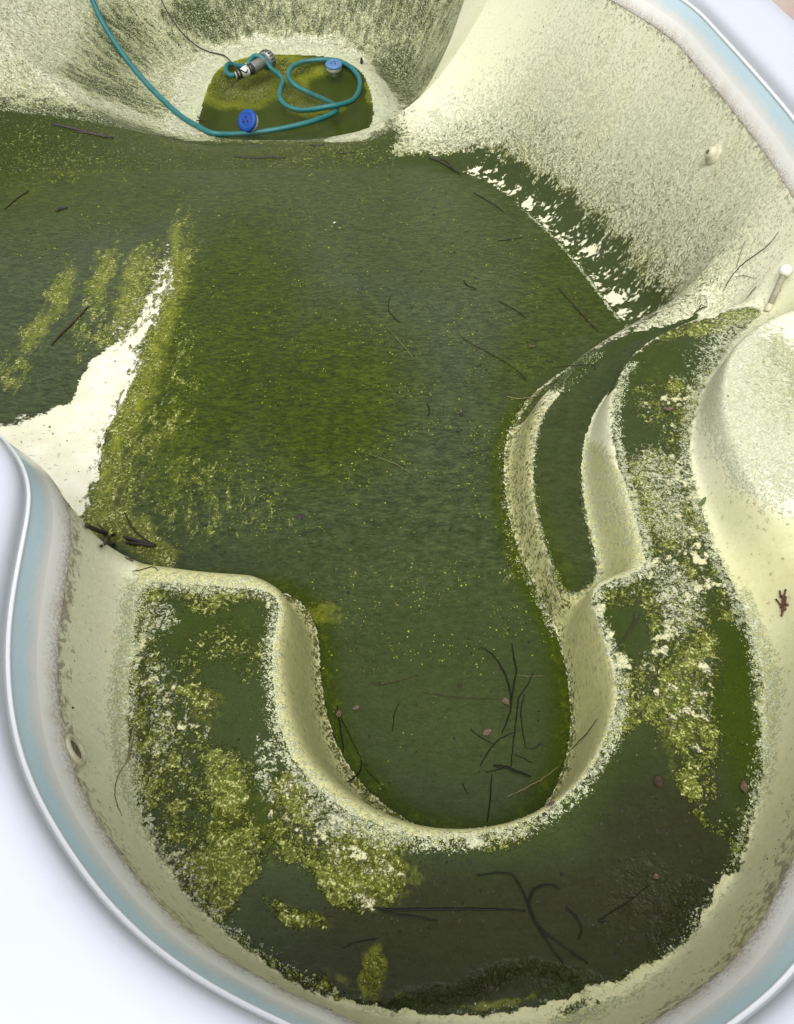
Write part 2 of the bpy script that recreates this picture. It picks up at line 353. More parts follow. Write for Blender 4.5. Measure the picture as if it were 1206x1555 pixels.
alg = np.where(rez > 0, .50 * (1 - sm(rt, .0, .4)) + .02, alg)
pale = np.where(rez > 0, np.maximum(.50 * sm(rt, .65, 1), .13), pale)
alg = np.where((rez > 0) & (np.abs(d1) < .12) & (dB > .08), np.maximum(alg, .26), alg)
gp = pol([(835, 618), (850, 590), (885, 548), (930, 518), (985, 492), (1060, 478), (1050, 500), (985, 530), (930, 575), (890, 620)], 5) * (dB > .004)
film = np.where(gp > .01, np.maximum(film, gp * 1.3), film); pale = pale * (1 - gp); alg = alg * (1 - gp); speck = speck * (1 - gp)
tan = np.maximum(tan, .6 * inB)
tan = np.maximum(tan, (.62 + .6 * (n1 - .5)) * sm(U, 1040, 1110) * sm(V, 690, 800) * (dB > 0) * (d3 > .02))
tan = np.maximum(tan, (.30 + .8 * (n1 - .5)) * rw * sm(dF, .5, .9) * (d3 > .1) * (Y < 5))
alg = np.maximum(alg, inF * .52 * line([(258, 400), (232, 500), (205, 560), (180, 620), (158, 690), (138, 740), (118, 800)], 20))
# smooth smears of lime and olive growth
tint = np.zeros_like(X)
side_r = (U > np.interp(V, [335, 420, 520, 620, 700, 780], [266, 258, 222, 186, 158, 135]))
tint = np.maximum(tint, inF * line([(272, 345), (262, 420), (228, 520), (194, 620), (165, 700), (142, 785)], 46) * side_r * (.35 + .65 * sm(V, 330, 470)))
tint = np.maximum(tint, inF * line([(270, 345), (264, 420), (240, 480)], 15) * .7)
tint = np.maximum(tint, inF * ell([(200, 440, 22, 80, 18, .8), (95, 440, 18, 50, 25, .7), (60, 500, 22, 45, 40, .6), (160, 420, 16, 50, 20, .8), (180, 800, 80, 30, 10, .6), (230, 835, 60, 22, 10, .6), (330, 520, 120, 200, 20, .05), (450, 640, 120, 80, 20, .06), (110, 250, 90, 22, 0, .3), (30, 270, 60, 60, 0, .25), (250, 700, 60, 100, 10, .3), (470, 930, 60, 14, 0, .5)]))
tint = np.maximum(tint, fl2 * .2 * (1 - inB))
tint = np.maximum(tint, inB * ell([(560, 1330, 90, 60, 10, .45), (555, 1480, 26, 50, 0, .6), (450, 1400, 60, 18, 25, .35), (310, 1070, 40, 36, 0, .35), (360, 1280, 80, 90, 0, .3), (1030, 1080, 40, 120, 0, .3), (1000, 580, 60, 50, 0, .15), (320, 940, 90, 60, 0, .12), (560, 1270, 90, 50, 20, .4), (540, 1500, 90, 14, 10, .3), (760, 1520, 70, 10, -8, .4)]))
tint = np.where(dS < .02, ell([(360, 130, 80, 38, 0, 1.3), (430, 105, 70, 24, 0, 1.2), (445, 125, 30, 26, 0, .8), (440, 148, 26, 14, 0, .8), (480, 165, 50, 12, 0, .6), (566, 140, 14, 20, 0, 1.0), (400, 95, 90, 14, 0, .8)]), tint)
# the broken splash edge at the foot of the right wall
dFn = dF + .10 * (fbm(X, Y, 6, 61, 4) - .5)
onrw = rw & (dF > -.03) & (Y > 2.4) & (dB > .03) & (d1 > .16) & ~((V > 500) & (U < 960))
an_ = .55 * fbm(arc + .3 * dF, dF * .7, 17, 63, 5) + .45 * fbm(X + Z, Y, 24, 65, 5)
splash = (1 - sm(dFn, .05, .20)) * onrw * sm(U, 670, 740)
film = np.where(onrw & (dF < .3), np.clip(1.15 - 1.2 * sm(dFn, .08, .27), 0, 1.1) - splash * (.30 + 3.4 * (an_ - .45) + 1.6 * (fbm(X + Z, Y, 50, 67, 3) - .5)) * (1 - .5 * sm(dFn, .03, .15)), film)
white2 = splash * .3; pale = np.where(onrw & (dFn < .18), 0, pale); alg = np.where(onrw & (dFn < .16), .05, alg); speck = np.where(onrw & (dFn < .12), .1, speck)
white = np.clip(np.maximum(white, np.maximum(white2, .8 * in3)), 0, 1); white = np.where(HW > .4, np.maximum(white, .4), white)
fields = dict(ridge=ridge, tan=tan, tint=tint, film=film, alg=alg, pale=pale, speck=speck, mud=mud, grn=grn, white=white, stain=stain)
# ------------------------------------------------------------------ materials
def newmat(name):
    m = bpy.data.materials.new(name); m.use_nodes = True
    m.node_tree.nodes.clear(); return m, m.node_tree
class G:
    """short hand for node graphs"""
    def __init__(s, nt): s.nt = nt
    def n(s, t, **k):
        x = s.nt.nodes.new(t)
        for a, v in k.items(): setattr(x, a, v)
        return x
    def set(s, inp, v):
        if hasattr(v, 'links') or isinstance(v, bpy.types.NodeSocket): s.nt.links.new(v, inp)
        else: inp.default_value = v
    def m(s, op, a, b=0.0, c=0.0, clamp=False):
        x = s.n('ShaderNodeMath', operation=op, use_clamp=clamp)
        s.set(x.inputs[0], a); s.set(x.inputs[1], b)
        if op in ('MULTIPLY_ADD', 'SMOOTH_MIN', 'COMPARE'): s.set(x.inputs[2], c)
        return x.outputs[0]
    def mix(s, f, a, b):
        x = s.n('ShaderNodeMix', data_type='RGBA'); s.set(x.inputs[0], f); s.set(x.inputs[6], a); s.set(x.inputs[7], b); return x.outputs[2]
    def attr(s, nme): return s.n('ShaderNodeAttribute', attribute_name=nme).outputs['Fac']
    def vattr(s, nme): return s.n('ShaderNodeAttribute', attribute_name=nme).outputs['Vector']
    def noise(s, vec, scale, detail=3, rough=.55, dist=0.0, col=False):
        x = s.n('ShaderNodeTexNoise'); s.set(x.inputs['Vector'], vec); x.inputs['Scale'].default_value = scale
        x.inputs['Detail'].default_value = detail; x.inputs['Roughness'].default_value = rough; x.inputs['Distortion'].default_value = dist
        return x.outputs['Color' if col else 'Fac']
    def mapv(s, vec, sc=(1, 1, 1), rot=(0, 0, 0)):
        x = s.n('ShaderNodeMapping'); s.set(x.inputs[0], vec); x.inputs['Scale'].default_value = sc; x.inputs['Rotation'].default_value = rot; return x.outputs[0]
    def thr(s, a, noise, amp, k):
        """ragged coverage: clamp(((a + (noise-.5)*amp) - .5)*k + .5)"""
        x = s.m('MULTIPLY_ADD', s.m('SUBTRACT', noise, .5), amp, a)
        return s.m('MULTIPLY_ADD', s.m('SUBTRACT', x, .5), k, .5, clamp=True)
def c4(r, g, b): return (r, g, b, 1)
def shell_material():
    m, nt = newmat('weathered_gelcoat_with_algae'); g = G(nt)
    pos = g.n('ShaderNodeNewGeometry').outputs['Position']; flow = g.vattr('flow')
    A = {k: g.attr(k) for k in fields}
    wall = g.attr('wallness')
    nlow = g.noise(pos, 1.7, 4); nmid = g.noise(pos, 9, 5, .6); nfine = g.noise(pos, 48, 4, .65); nmicro = g.noise(pos, 170, 3, .6)
    warp = g.n('ShaderNodeVectorMath', operation='MULTIPLY_ADD'); g.set(warp.inputs[0], g.noise(pos, 30, 2, .5, col=True)); warp.inputs[1].default_value = (.03, .03, .03); g.set(warp.inputs[2], pos)
    clump = g.noise(warp.outputs[0], 30, 8, .74)
    streak = g.noise(flow, 26, 5, .62, .2)
    def ex(x, k): return g.m('MULTIPLY_ADD', g.m('SUBTRACT', x, .5), k, .5, clamp=True)      # stretch a noise's contrast
    # bare gelcoat
    c = g.mix(ex(nlow, 3), c4(.71, .72, .50), c4(.68, .66, .42))
    c = g.mix(ex(g.noise(flow, 5, 4, .6), 2.6), c, c4(.76, .76, .57))
    c = g.mix(g.m('MULTIPLY', ex(g.noise(pos, 80, 4, .65), 4), .22), c, c4(.45, .45, .25))
    c = g.mix(g.m('MULTIPLY', ex(nmicro, 4), .16), c, c4(.30, .29, .17))
    c = g.mix(A['tan'], c, g.mix(ex(nfine, 2.5), c4(.56, .55, .27), c4(.47, .45, .20)))
    c = g.mix(A['white'], c, g.mix(ex(nmid, 3), c4(.80, .79, .66), c4(.70, .68, .50)))
    dots = g.m('MULTIPLY_ADD', g.noise(pos, 70, 2, .5), 14, -10.3, clamp=True)
    c = g.mix(g.m('MULTIPLY', dots, .7), c, c4(.10, .09, .05))
    st = g.thr(A['stain'], ex(g.m('ADD', g.m('MULTIPLY', nmid, .5), g.m('MULTIPLY', nfine, .5)), 2), 1.2, 2.2)
    c = g.mix(g.m('MULTIPLY', st, .5), c, c4(.27, .21, .16))
    st2 = g.thr(A['stain'], ex(nfine, 2), 1.6, 6)
    c = g.mix(g.m('MULTIPLY', st2, .45), c, c4(.09, .065, .05))
    # chalky pale crust in small flakes
    vor = g.n('ShaderNodeTexVoronoi'); g.set(vor.inputs['Vector'], warp.outputs[0]); vor.inputs['Scale'].default_value = 190
    vsep = g.n('ShaderNodeSeparateColor'); g.set(vsep.inputs[0], vor.outputs['Color'])
    grit = g.m('ADD', g.m('MULTIPLY', vsep.outputs[0], .45), g.m('MULTIPLY', ex(nfine, 2.4), .55))
    pl = g.thr(A['pale'], grit, 1.25, 5)
    pl = g.m('MULTIPLY', pl, g.m('MULTIPLY', A['pale'], 8, clamp=True))
    # dark film
    fl_n = g.m('ADD', g.m('MULTIPLY', ex(clump, 2.4), .72), g.m('MULTIPLY', ex(g.noise(pos, 75, 3, .6), 2.4), .28))
    flw = g.m('ADD', g.m('MULTIPLY', ex(streak, 2.4), .5), g.m('MULTIPLY', ex(nfine, 2.4), .5))
    fl_n = g.mix(wall, fl_n, flw)
    fl = g.thr(A['film'], fl_n, 1.3, 6)
    spn = g.m('ADD', g.m('MULTIPLY', g.mix(g.m('SUBTRACT', .92, g.m('MULTIPLY', A['white'], 1.2), clamp=True), ex(g.noise(g.mapv(flow, (1, 1.6, 1)), 60, 3, .6), 2.4), ex(g.noise(pos, 105, 4, .65), 2.6)), .55), g.m('MULTIPLY', ex(nmicro, 2.4), .45))
    sp = g.thr(A['speck'], spn, 1.5, 3.2)
    sp = g.m('MULTIPLY', sp, g.m('MULTIPLY', A['speck'], 6, clamp=True))
    speckc = g.mix(g.m('MULTIPLY', g.m('MULTIPLY', A['speck'], A['speck']), ex(nmid, 2.5)), c4(.38, .40, .18), c4(.17, .17, .045))
    # colours of the film; ripple glints and dark dimples are painted in too
    fc = g.mix(A['grn'], c4(.036, .053, .0040), c4(.044, .068, .0002))
    fc = g.mix(g.m('MULTIPLY', A['mud'], .9), fc, c4(.021, .0185, .0075))
    fc = g.mix(g.m('MULTIPLY', ex(g.noise(pos, 4, 5, .65), 3), .45), fc, g.mix(A['mud'], c4(.032, .050, .006), c4(.030, .027, .012)))
    fc = g.mix(g.m('MULTIPLY', ex(clump, 5), .35), fc, g.mix(A['mud'], c4(.042, .066, .010), c4(.034, .031, .014)))
    fc = g.mix(g.m('MULTIPLY', ex(nmicro, 5), .45), fc, c4(.014, .018, .006))
    fc = g.mix(g.m('MULTIPLY', g.m('MULTIPLY', ex(g.noise(g.mapv(pos, (55, 85, 60), (0, 0, R(12))), 1.0, 4, .7), 5), g.attr('ripple')), .75), fc, g.mix(A['grn'], c4(.088, .112, .048), c4(.080, .105, .006)))  # pale streaks: glints on the ripples, put into the colour
    fc = g.mix(g.m('MULTIPLY', g.m('MULTIPLY', ex(g.noise(g.mapv(pos, (40, 90, 60), (0, 0, R(8))), 1.0, 3, .7), 5), g.attr('ripple')), .75), fc, c4(.008, .015, .0008))  # dark dimples between ripples, their shade put into the colour
    m1 = ex(g.noise(g.mapv(pos, (17, 34, 25), (0, 0, R(-8))), 1.0, 5, .72), 5)
    m2 = ex(g.noise(g.mapv(pos, (22, 46, 25), (0, 0, R(10))), 1.0, 4, .72), 5)
    m3 = ex(g.noise(pos, 2.2, 5, .65), 4)
    fc = g.mix(g.m('MULTIPLY', g.m('MULTIPLY', m1, g.attr('ripple')), .55), fc, g.mix(A['grn'], c4(.088, .116, .036), c4(.088, .118, .003)))  # broader ripple glints painted as lighter film
    fc = g.mix(g.m('MULTIPLY', g.m('MULTIPLY', m2, g.attr('ripple')), .60), fc, c4(.010, .019, .001))  # broader shaded dips of the ripples painted as darker film
    fc = g.mix(g.m('MULTIPLY', m3, .22), fc, c4(.016, .026, .002))
    tn = g.m('MULTIPLY', g.thr(A['tint'], g.m('ADD', g.m('MULTIPLY', ex(clump, 3), .6), g.m('MULTIPLY', ex(nfine, 3), .4)), .9, 1.6), g.m('MULTIPLY', A['tint'], 3, clamp=True))
    wsp = ex(g.noise(g.mapv(warp.outputs[0], (34, 8, 30), (0, 0, R(24))), 1.0, 7, .75), 4.5)
    tn = g.m('MULTIPLY', tn, g.m('SUBTRACT', 1.0, g.m('MULTIPLY', g.m('MULTIPLY', g.attr('ripple'), .85), g.m('SUBTRACT', 1.0, wsp)), clamp=True))
    fc = g.mix(tn, fc, g.mix(ex(nfine, 3), c4(.31, .33, .030), c4(.14, .165, .006)))
    # algae: clumps first, fine light and dark grit inside them
    al_n = g.m('ADD', g.m('MULTIPLY', ex(clump, 2.6), .42), g.m('MULTIPLY', ex(g.noise(warp.outputs[0], 85, 5, .75), 3.2), .58))
    wisp = g.noise(g.mapv(warp.outputs[0], (30, 9, 30), (0, 0, R(28))), 1.0, 6, .7)
    al_n = g.mix(g.m('MULTIPLY', g.attr('ripple'), .75, clamp=True), al_n, ex(wisp, 3.0))
    al = g.thr(A['alg'], al_n, 1.7, 4)
    al = g.m('MULTIPLY', al, g.m('MULTIPLY', A['alg'], 6, clamp=True))
    agrit = ex(g.m('ADD', g.m('MULTIPLY', g.noise(warp.outputs[0], 70, 4, .7), .6), g.m('MULTIPLY', nmicro, .4)), 4.2)
    ac = g.mix(ex(nmid, 3.5), c4(.25, .26, .040), c4(.13, .16, .016))
    ac = g.mix(agrit, c4(.040, .055, .008), ac)
    ac = g.mix(g.m('MULTIPLY', g.m('SUBTRACT', agrit, .62), 3.2, clamp=True), ac, g.mix(ex(nmid, 3), c4(.60, .62, .34), c4(.42, .45, .12)))
    c1 = g.mix(g.m('MULTIPLY', sp, .85), c, speckc)
    c2 = g.mix(fl, c1, fc)
    c3 = g.mix(al, c2, ac)
    pc = g.mix(ex(nmicro, 3), c4(.42, .45, .24), c4(.66, .69, .52))
    plf = g.m('MULTIPLY', pl, .92)
    c5 = g.mix(plf, c3, pc)
    dry = g.m('MAXIMUM', al, pl)
    wet = g.m('MULTIPLY', fl, g.m('SUBTRACT', 1.0, g.m('MULTIPLY', dry, .9)), clamp=True)
    b = g.n('ShaderNodeBsdfPrincipled'); g.set(b.inputs['Base Color'], c5)
    rough = g.m('ADD', .52, g.m('MULTIPLY', wet, -.22)); rough = g.m('ADD', rough, g.m('MULTIPLY', dry, .35), clamp=True)
    g.set(b.inputs['Roughness'], rough)
    g.set(b.inputs['Specular IOR Level'], g.m('MULTIPLY_ADD', g.m('MAXIMUM', A['mud'], A['grn'], ), -.20, .30, clamp=True))
    # relief: ripples of the wet film, crust
    rip = g.m('ADD', g.m('MULTIPLY', g.noise(g.mapv(pos, (26, 62, 30), (0, 0, R(12))), 1.0, 3, .55, .35), .6), g.m('MULTIPLY', g.noise(g.mapv(pos, (14, 34, 20), (0, 0, R(-6))), 1.0, 3, .6, .4), .9))
    rip2 = g.noise(g.mapv(pos, (60, 90, 60)), 1.0, 2, .6)
    rmask = g.m('MULTIPLY', wet, g.attr('ripple'))
    h = g.m('MULTIPLY', g.m('ADD', rip, g.m('MULTIPLY', rip2, .35)), g.m('MULTIPLY', rmask, .0050))
    h = g.m('ADD', h, g.m('MULTIPLY', g.m('MULTIPLY', wet, clump), .0009))
    rg = g.m('ABSOLUTE', g.m('SUBTRACT', g.noise(warp.outputs[0], 16, 4, .6), .5))
    h = g.m('ADD', h, g.m('MULTIPLY', g.m('MULTIPLY', rg, A['ridge']), -.085))
    h = g.m('ADD', h, g.m('MULTIPLY', al, g.m('MULTIPLY_ADD', nfine, .006, .001)))
    h = g.m('ADD', h, g.m('MULTIPLY', pl, g.m('MULTIPLY_ADD', nmicro, .005, .001)))
    h = g.m('ADD', h, g.m('MULTIPLY', nmicro, .00025))
    bp = g.n('ShaderNodeBump'); bp.inputs['Strength'].default_value = 1.0; bp.inputs['Distance'].default_value = 1.0; g.set(bp.inputs['Height'], h)
    g.set(b.inputs['Normal'], bp.outputs[0])
    o = g.n('ShaderNodeOutputMaterial'); nt.links.new(b.outputs[0], o.inputs[0])
    return m
def simple(name, c, rough=.5, c2=None, scale=20, bump=0.0, bscale=None, spec=.5, metal=0.0, stretch=(1, 1, 1)):
    m, nt = newmat(name); g = G(nt)
    co = g.mapv(g.n('ShaderNodeTexCoord').outputs['Object'], stretch)
    b = g.n('ShaderNodeBsdfPrincipled')
    n = g.noise(co, scale, 4, .6)
    g.set(b.inputs['Base Color'], g.mix(g.m('MULTIPLY_ADD', n, 3, -1, clamp=True), c4(*c), c4(*(c2 or tuple(x * .75 for x in c)))))
    g.set(b.inputs['Roughness'], g.m('MULTIPLY_ADD', n, .2, rough - .1)); b.inputs['Specular IOR Level'].default_value = spec; b.inputs['Metallic'].default_value = metal
    if bump:
        bp = g.n('ShaderNodeBump'); bp.inputs['Distance'].default_value = bump; g.set(bp.inputs['Height'], g.noise(co, bscale or scale * 3, 4)); g.set(b.inputs['Normal'], bp.outputs[0])
    o = g.n('ShaderNodeOutputMaterial'); nt.links.new(b.outputs[0], o.inputs[0]); return m
def rim_mat(name, c, dirt, amt, soft=None):
    """gelcoat band; dirt collects toward its lower edge ('low' attribute)"""
    m, nt = newmat(name); g = G(nt); pos = g.n('ShaderNodeNewGeometry').outputs['Position']
    low = g.attr('low'); b = g.n('ShaderNodeBsdfPrincipled')
    n = g.noise(g.mapv(pos, (1, 1, .3)), 14, 5, .65); nf = g.noise(pos, 120, 3, .6)
    cc = g.mix(g.thr(low, n, 1.6, 1.6), c4(*c), c4(*dirt))
    if soft: cc = g.mix(g.m('MULTIPLY_ADD', g.m('MULTIPLY_ADD', n, .5, low), 1.9, -1.25, clamp=True), c4(*c), c4(*soft))
    sp = g.m('MULTIPLY', g.thr(low, nf, 2.4, 5), g.m('MULTIPLY', low, amt))
    cc = g.mix(sp, cc, c4(.16, .12, .11))
    dots = g.m('MULTIPLY_ADD', g.noise(pos, 55, 2, .5), 16, -12.2, clamp=True)
    cc = g.mix(g.m('MULTIPLY', dots, .4), cc, c4(.2, .19, .17))
    g.set(b.inputs['Base Color'], cc); b.inputs['Roughness'].default_value = .3; b.inputs['Coat Weight'].default_value = .3; b.inputs['Coat Roughness'].default_value = .15
    o = g.n('ShaderNodeOutputMaterial'); nt.links.new(b.outputs[0], o.inputs[0]); return m
M_shell = shell_material()
M_cop = rim_mat('white_gelcoat', (.54, .57, .64), (.52, .54, .58), .3)
M_bead = rim_mat('bead_gelcoat', (.82, .84, .86), (.75, .78, .8), .3)
M_blue = rim_mat('pale_blue_gelcoat', (.52, .67, .74), (.72, .76, .79), .1, soft=(.80, .79, .75))
M_pband = rim_mat('dirty_white_gelcoat', (.80, .79, .75), (.68, .61, .52), .8)
# ------------------------------------------------------------------ swimming pool
pool = empty('swimming_pool', (0.2, 3.5, 0))
tag(pool, 'drained moulded fibreglass swimming pool coated with green algae, with horseshoe bench and steps', 'swimming pool')
def part(name, Vv, F, mat, parent=pool, attrs=None, normals=None, kind=None):
    me = bpy.data.meshes.new(name); n = len(Vv)
    off = np.array(parent.location) if parent is not None else 0
    me.vertices.add(n); me.vertices.foreach_set('co', (Vv - off).astype(np.float32).ravel())
    F = np.asarray(F, np.int32); k = F.shape[1]
    me.loops.add(F.size); me.loops.foreach_set('vertex_index', F.ravel())
    me.polygons.add(len(F)); me.polygons.foreach_set('loop_start', np.arange(0, F.size, k, dtype=np.int32)); 
    me.polygons.foreach_set('use_smooth', np.ones(len(F), bool))
    me.update(calc_edges=True)
    for a, val in (attrs or {}).items():
        if val.ndim == 1:
            at_ = me.attributes.new(a, 'FLOAT', 'POINT'); at_.data.foreach_set('value', val.astype(np.float32))
        else:
            at_ = me.attributes.new(a, 'FLOAT_VECTOR', 'POINT'); at_.data.foreach_set('vector', val.astype(np.float32).ravel())
    if normals is not None: me.normals_split_custom_set_from_vertices([tuple(x) for x in normals])
    me.materials.append(mat)
    o = bpy.data.objects.new(name, me); col.objects.link(o); o.parent = parent
    if kind: o['kind'] = kind
    return o
# vertex normals of the height sheet
P3 = np.stack([GX, GY, ZG], 2)
du = np.gradient(P3, axis=1); dv = np.gradient(P3, axis=0)
NN = np.cross(du, dv); NN /= np.linalg.norm(NN, axis=2)[:, :, None]; NN = NN.reshape(-1, 3)
idx = np.arange(NR * NC).reshape(NR, NC)
Q = np.stack([idx[:-1, :-1], idx[:-1, 1:], idx[1:, 1:], idx[1:, :-1]], 2).reshape(-1, 4)
Q = Q[(dR[Q] > -.028).all(1)]
# region of each vertex
lab = np.zeros(NR * NC, int)                      # 0 wall
mn = np.array([dB, d1, d3, dF, dS]); near = mn.argmin(0); md = mn.min(0)
zr = np.array([r[1] for r in regs])
tt_ = dRi / (dRi + np.maximum(md, 0) + 1e-6)
iswall = (tt_ < .80) & (md > .02)
hopper = (Y > 4.8) & (dF > 0) & (dS > 0)
lab = np.where(iswall, 0, near + 1)
gap = (~iswall) & (md > 0)
# a riser belongs to the higher tread beside it
for i, r in ((3, 0), (3, 1)):
    mm = gap & (near == i) & (mn[r] < .17); lab[mm] = r + 1
mm = gap & (near == 1) & (mn[0] < .12) & (d1 > 0); lab[mm] = 1
lab[hopper & ~iswall] = 5
names = ['wall', 'bench', 'step', 'upper_step', 'floor', 'sump']
fl_lab = np.array([np.bincount(x, minlength=6).argmax() for x in lab[Q]]) if False else lab[Q[:, 0]]
ripple = sm(-dF, 0, .08) * (.25 + .75 * sm(Y, 1.2, 2.0)) * (1 - .5 * sm(Y, 5, 6)) + .10 * inB + .35 * in1
wallness = np.clip(np.where(isw & (Y > 2.3), 1.0, 0.0) * sm(np.minimum(dF, dB), 0, .06), 0, 1)
flow = np.stack([arc, dRi * .42, Z * .25], 1)
flow = np.where(((Y > 5) & (dF > 0))[:, None], np.stack([np.arctan2(Y - 7.2, X + .9) * 1.4, np.hypot(X + .9, Y - 7.2) * .35, Z * .1], 1), flow)
A_all = dict(fields); A_all['ripple'] = ripple; A_all['wallness'] = wallness; A_all['flow'] = flow
V3 = np.stack([X, Y, Z], 1)
for k, nme in enumerate(names):
    f = Q[fl_lab == k]
    if not len(f): continue
    used, inv = np.unique(f.ravel(), return_inverse=True)
    o = part(nme, V3[used], inv.reshape(-1, 4), M_shell, attrs={a: v[used] for a, v in A_all.items()}, normals=NN[used])
# rim: one section swept round the pool, split into its bands
fine = resample(rim, .03); fine = smooth_poly(fine, 2)
def sweep(name, sec, mat, lowrange=None):
    n = len(fine); rows = []
    for s_, z_ in sec: p = offset(fine, s_); rows.append(np.c_[p, np.full(n, z_)])
    Vv = np.vstack(rows); F = []
    for r_ in range(len(sec) - 1):
        i = np.arange(n); j = (i + 1) % n
        F.append(np.stack([r_ * n + i, r_ * n + j, (r_ + 1) * n + j, (r_ + 1) * n + i], 1))
    low = np.repeat(np.linspace(0, 1, len(sec)), n)
    if lowrange: low = lowrange[0] + low * (lowrange[1] - lowrange[0])
    return part(name, Vv, np.vstack(F), mat, attrs={'low': low})
sweep('coping', [(-.34, -.06), (-.34, -.012), (-.336, -.004), (-.328, 0), (-.2, .0), (-.09, 0), (-.062, -.001), (-.042, -.005), (-.026, -.013), (-.015, -.026), (-.009, -.045), (-.006, -.066)], M_cop, (0, .2))
sweep('bead', [(-.006, -.066), (0, -.0665), (.002, -.069), (.0025, -.073), (.0015, -.077), (-.001, -.079)], M_bead, (0, .3))
sweep('blue_band', [(-.001, -.079), (.005, -.092), (.010, -.106), (.015, -.118), (.019, -.130), (.024, -.145), (.029, -.158)], M_blue, (0, 1))
sweep('pale_band', [(.029, -.158), (.034, -.170), (.041, -.190), (.046, -.207), (.050, -.222), (.052, -.232)], M_pband, (.0, .66))
# ------------------------------------------------------------------ ground round the pool
M_pave = simple('pinkish_concrete', (.36, .27, .23), .8, (.43, .34, .29), 3, .004, 90)
og = offset(fine, -.34); n = len(og)
cc = np.array([-1.0, 4.5])
dirv = og - cc; ang = np.arctan2(dirv[:, 1], dirv[:, 0])
outr = cc + np.c_[np.cos(ang), np.sin(ang)] * 60
midr = smooth_poly(og, 30) 
ring1 = offset(fine, -.60)
rows = [og, smooth_poly(offset(fine, -.50), 20), cc + (og - cc) * 2.2, outr]
Vv = np.vstack([np.c_[r_, np.full(n, -.03)] for r_ in rows]); F = []
for r_ in range(3):
    i = np.arange(n); j = (i + 1) % n
    F.append(np.stack([r_ * n + i, (r_ + 1) * n + i, (r_ + 1) * n + j, r_ * n + j], 1))
part('pavement', Vv, np.vstack(F), M_pave, parent=None)['kind'] = 'structure'
# ------------------------------------------------------------------ water in the sump
def water_mat():
    m, nt = newmat('murky_green_water'); g = G(nt); pos = g.n('ShaderNodeNewGeometry').outputs['Position']
    b = g.n('ShaderNodeBsdfPrincipled')
    n = g.noise(pos, 2.4, 4, .6)
    g.set(b.inputs['Base Color'], g.mix(g.m('MULTIPLY_ADD', n, 3, -1, clamp=True), c4(.035, .050, .010), c4(.055, .070, .008)))
    b.inputs['Roughness'].default_value = .05; b.inputs['IOR'].default_value = 1.33; g.set(b.inputs['Alpha'], g.m('MULTIPLY_ADD', n, .4, .02, clamp=True))
    bp = g.n('ShaderNodeBump'); bp.inputs['Distance'].default_value = .002; g.set(bp.inputs['Height'], g.noise(pos, 9, 2)); g.set(b.inputs['Normal'], bp.outputs[0])
    o = g.n('ShaderNodeOutputMaterial'); nt.links.new(b.outputs[0], o.inputs[0]); return m
wp = offset(sump if .5 * np.sum(sump[:, 0] * np.roll(sump[:, 1], -1) - np.roll(sump[:, 0], -1) * sump[:, 1]) > 0 else sump[::-1], -.025)
Vw = np.vstack([np.c_[wp, np.full(len(wp), ZW - .002)], [[wp[:, 0].mean(), wp[:, 1].mean(), ZW - .002]]])
k = len(wp); part('water', Vw, np.array([[i, (i + 1) % k, k] for i in range(k)]), water_mat(), parent=None)['kind'] = 'structure'
# ================================================================== OBJECTS
def px_at(p, off=0.0):
    """a photograph pixel -> the point of the pool seen there, lifted by off along the surface"""
    h = hit(p[0], p[1]); n_ = nrm(h.x, h.y); return h + n_ * off
def smooth3(P, n):
    P = np.array([tuple(p) for p in P], float)
    if len(P) < 3: return np.array([P[0] * (1 - t) + P[1] * t for t in np.linspace(0, 1, n + 1)])
    Q_ = np.vstack([2 * P[0] - P[1], P, 2 * P[-1] - P[-2]]); out = []
    for i in range(len(P) - 1):
        p0, p1, p2, p3 = Q_[i:i + 4]
        for k_ in range(n):
            t = k_ / n
            out.append(.5 * ((2 * p1) + (-p0 + p2) * t + (2 * p0 - 5 * p1 + 4 * p2 - p3) * t * t + (-p0 + 3 * p1 - 3 * p2 + p3) * t ** 3))
    out.append(P[-1]); return np.array(out)
def tube(P, rad, sides=8, flat=1.0, cap=True):
    """vertices and faces of a tube along P; rad a number or one per point; flat squashes it towards the surface"""
    P = np.array(P); n_ = len(P); rad = np.full(n_, rad) if np.isscalar(rad) else np.array(rad)
    T = np.gradient(P, axis=0); T /= np.linalg.norm(T, axis=1)[:, None] + 1e-9
    Vv = []; F = []
    for i in range(n_):
        t_ = Vector(T[i]); upv = Vector((0, 0, 1)) if abs(t_.z) < .9 else Vector((0, 1, 0))
        a = t_.cross(upv).normalized(); b_ = a.cross(t_).normalized()
        for k_ in range(sides):
            an = 2 * math.pi * k_ / sides
            Vv.append(Vector(P[i]) + a * math.cos(an) * rad[i] + b_ * math.sin(an) * rad[i] * flat)
    for i in range(n_ - 1):
        for k_ in range(sides):
            k2 = (k_ + 1) % sides
            F.append((i * sides + k_, i * sides + k2, (i + 1) * sides + k2, (i + 1) * sides + k_))
    if cap: F.append(tuple(range(sides))[::-1]); F.append(tuple((n_ - 1) * sides + k_ for k_ in range(sides)))
    return Vv, F
def lathe(prof, p, axis, seg=28):
    """profile (r, h) turned about an axis through p"""
    axis = Vector(axis).normalized(); a = axis.orthogonal().normalized(); b_ = axis.cross(a); p = Vector(p)
    Vv = []; F = []
    for r_, h_ in prof:
        for k_ in range(seg):
            an = 2 * math.pi * k_ / seg; Vv.append(p + axis * h_ + (a * math.cos(an) + b_ * math.sin(an)) * r_)
    for i in range(len(prof) - 1):
        for k_ in range(seg):
            k2 = (k_ + 1) % seg; F.append((i * seg + k_, i * seg + k2, (i + 1) * seg + k2, (i + 1) * seg + k_))
    F.append(tuple(range(seg))[::-1]); F.append(tuple((len(prof) - 1) * seg + k_ for k_ in range(seg)))
    return Vv, F
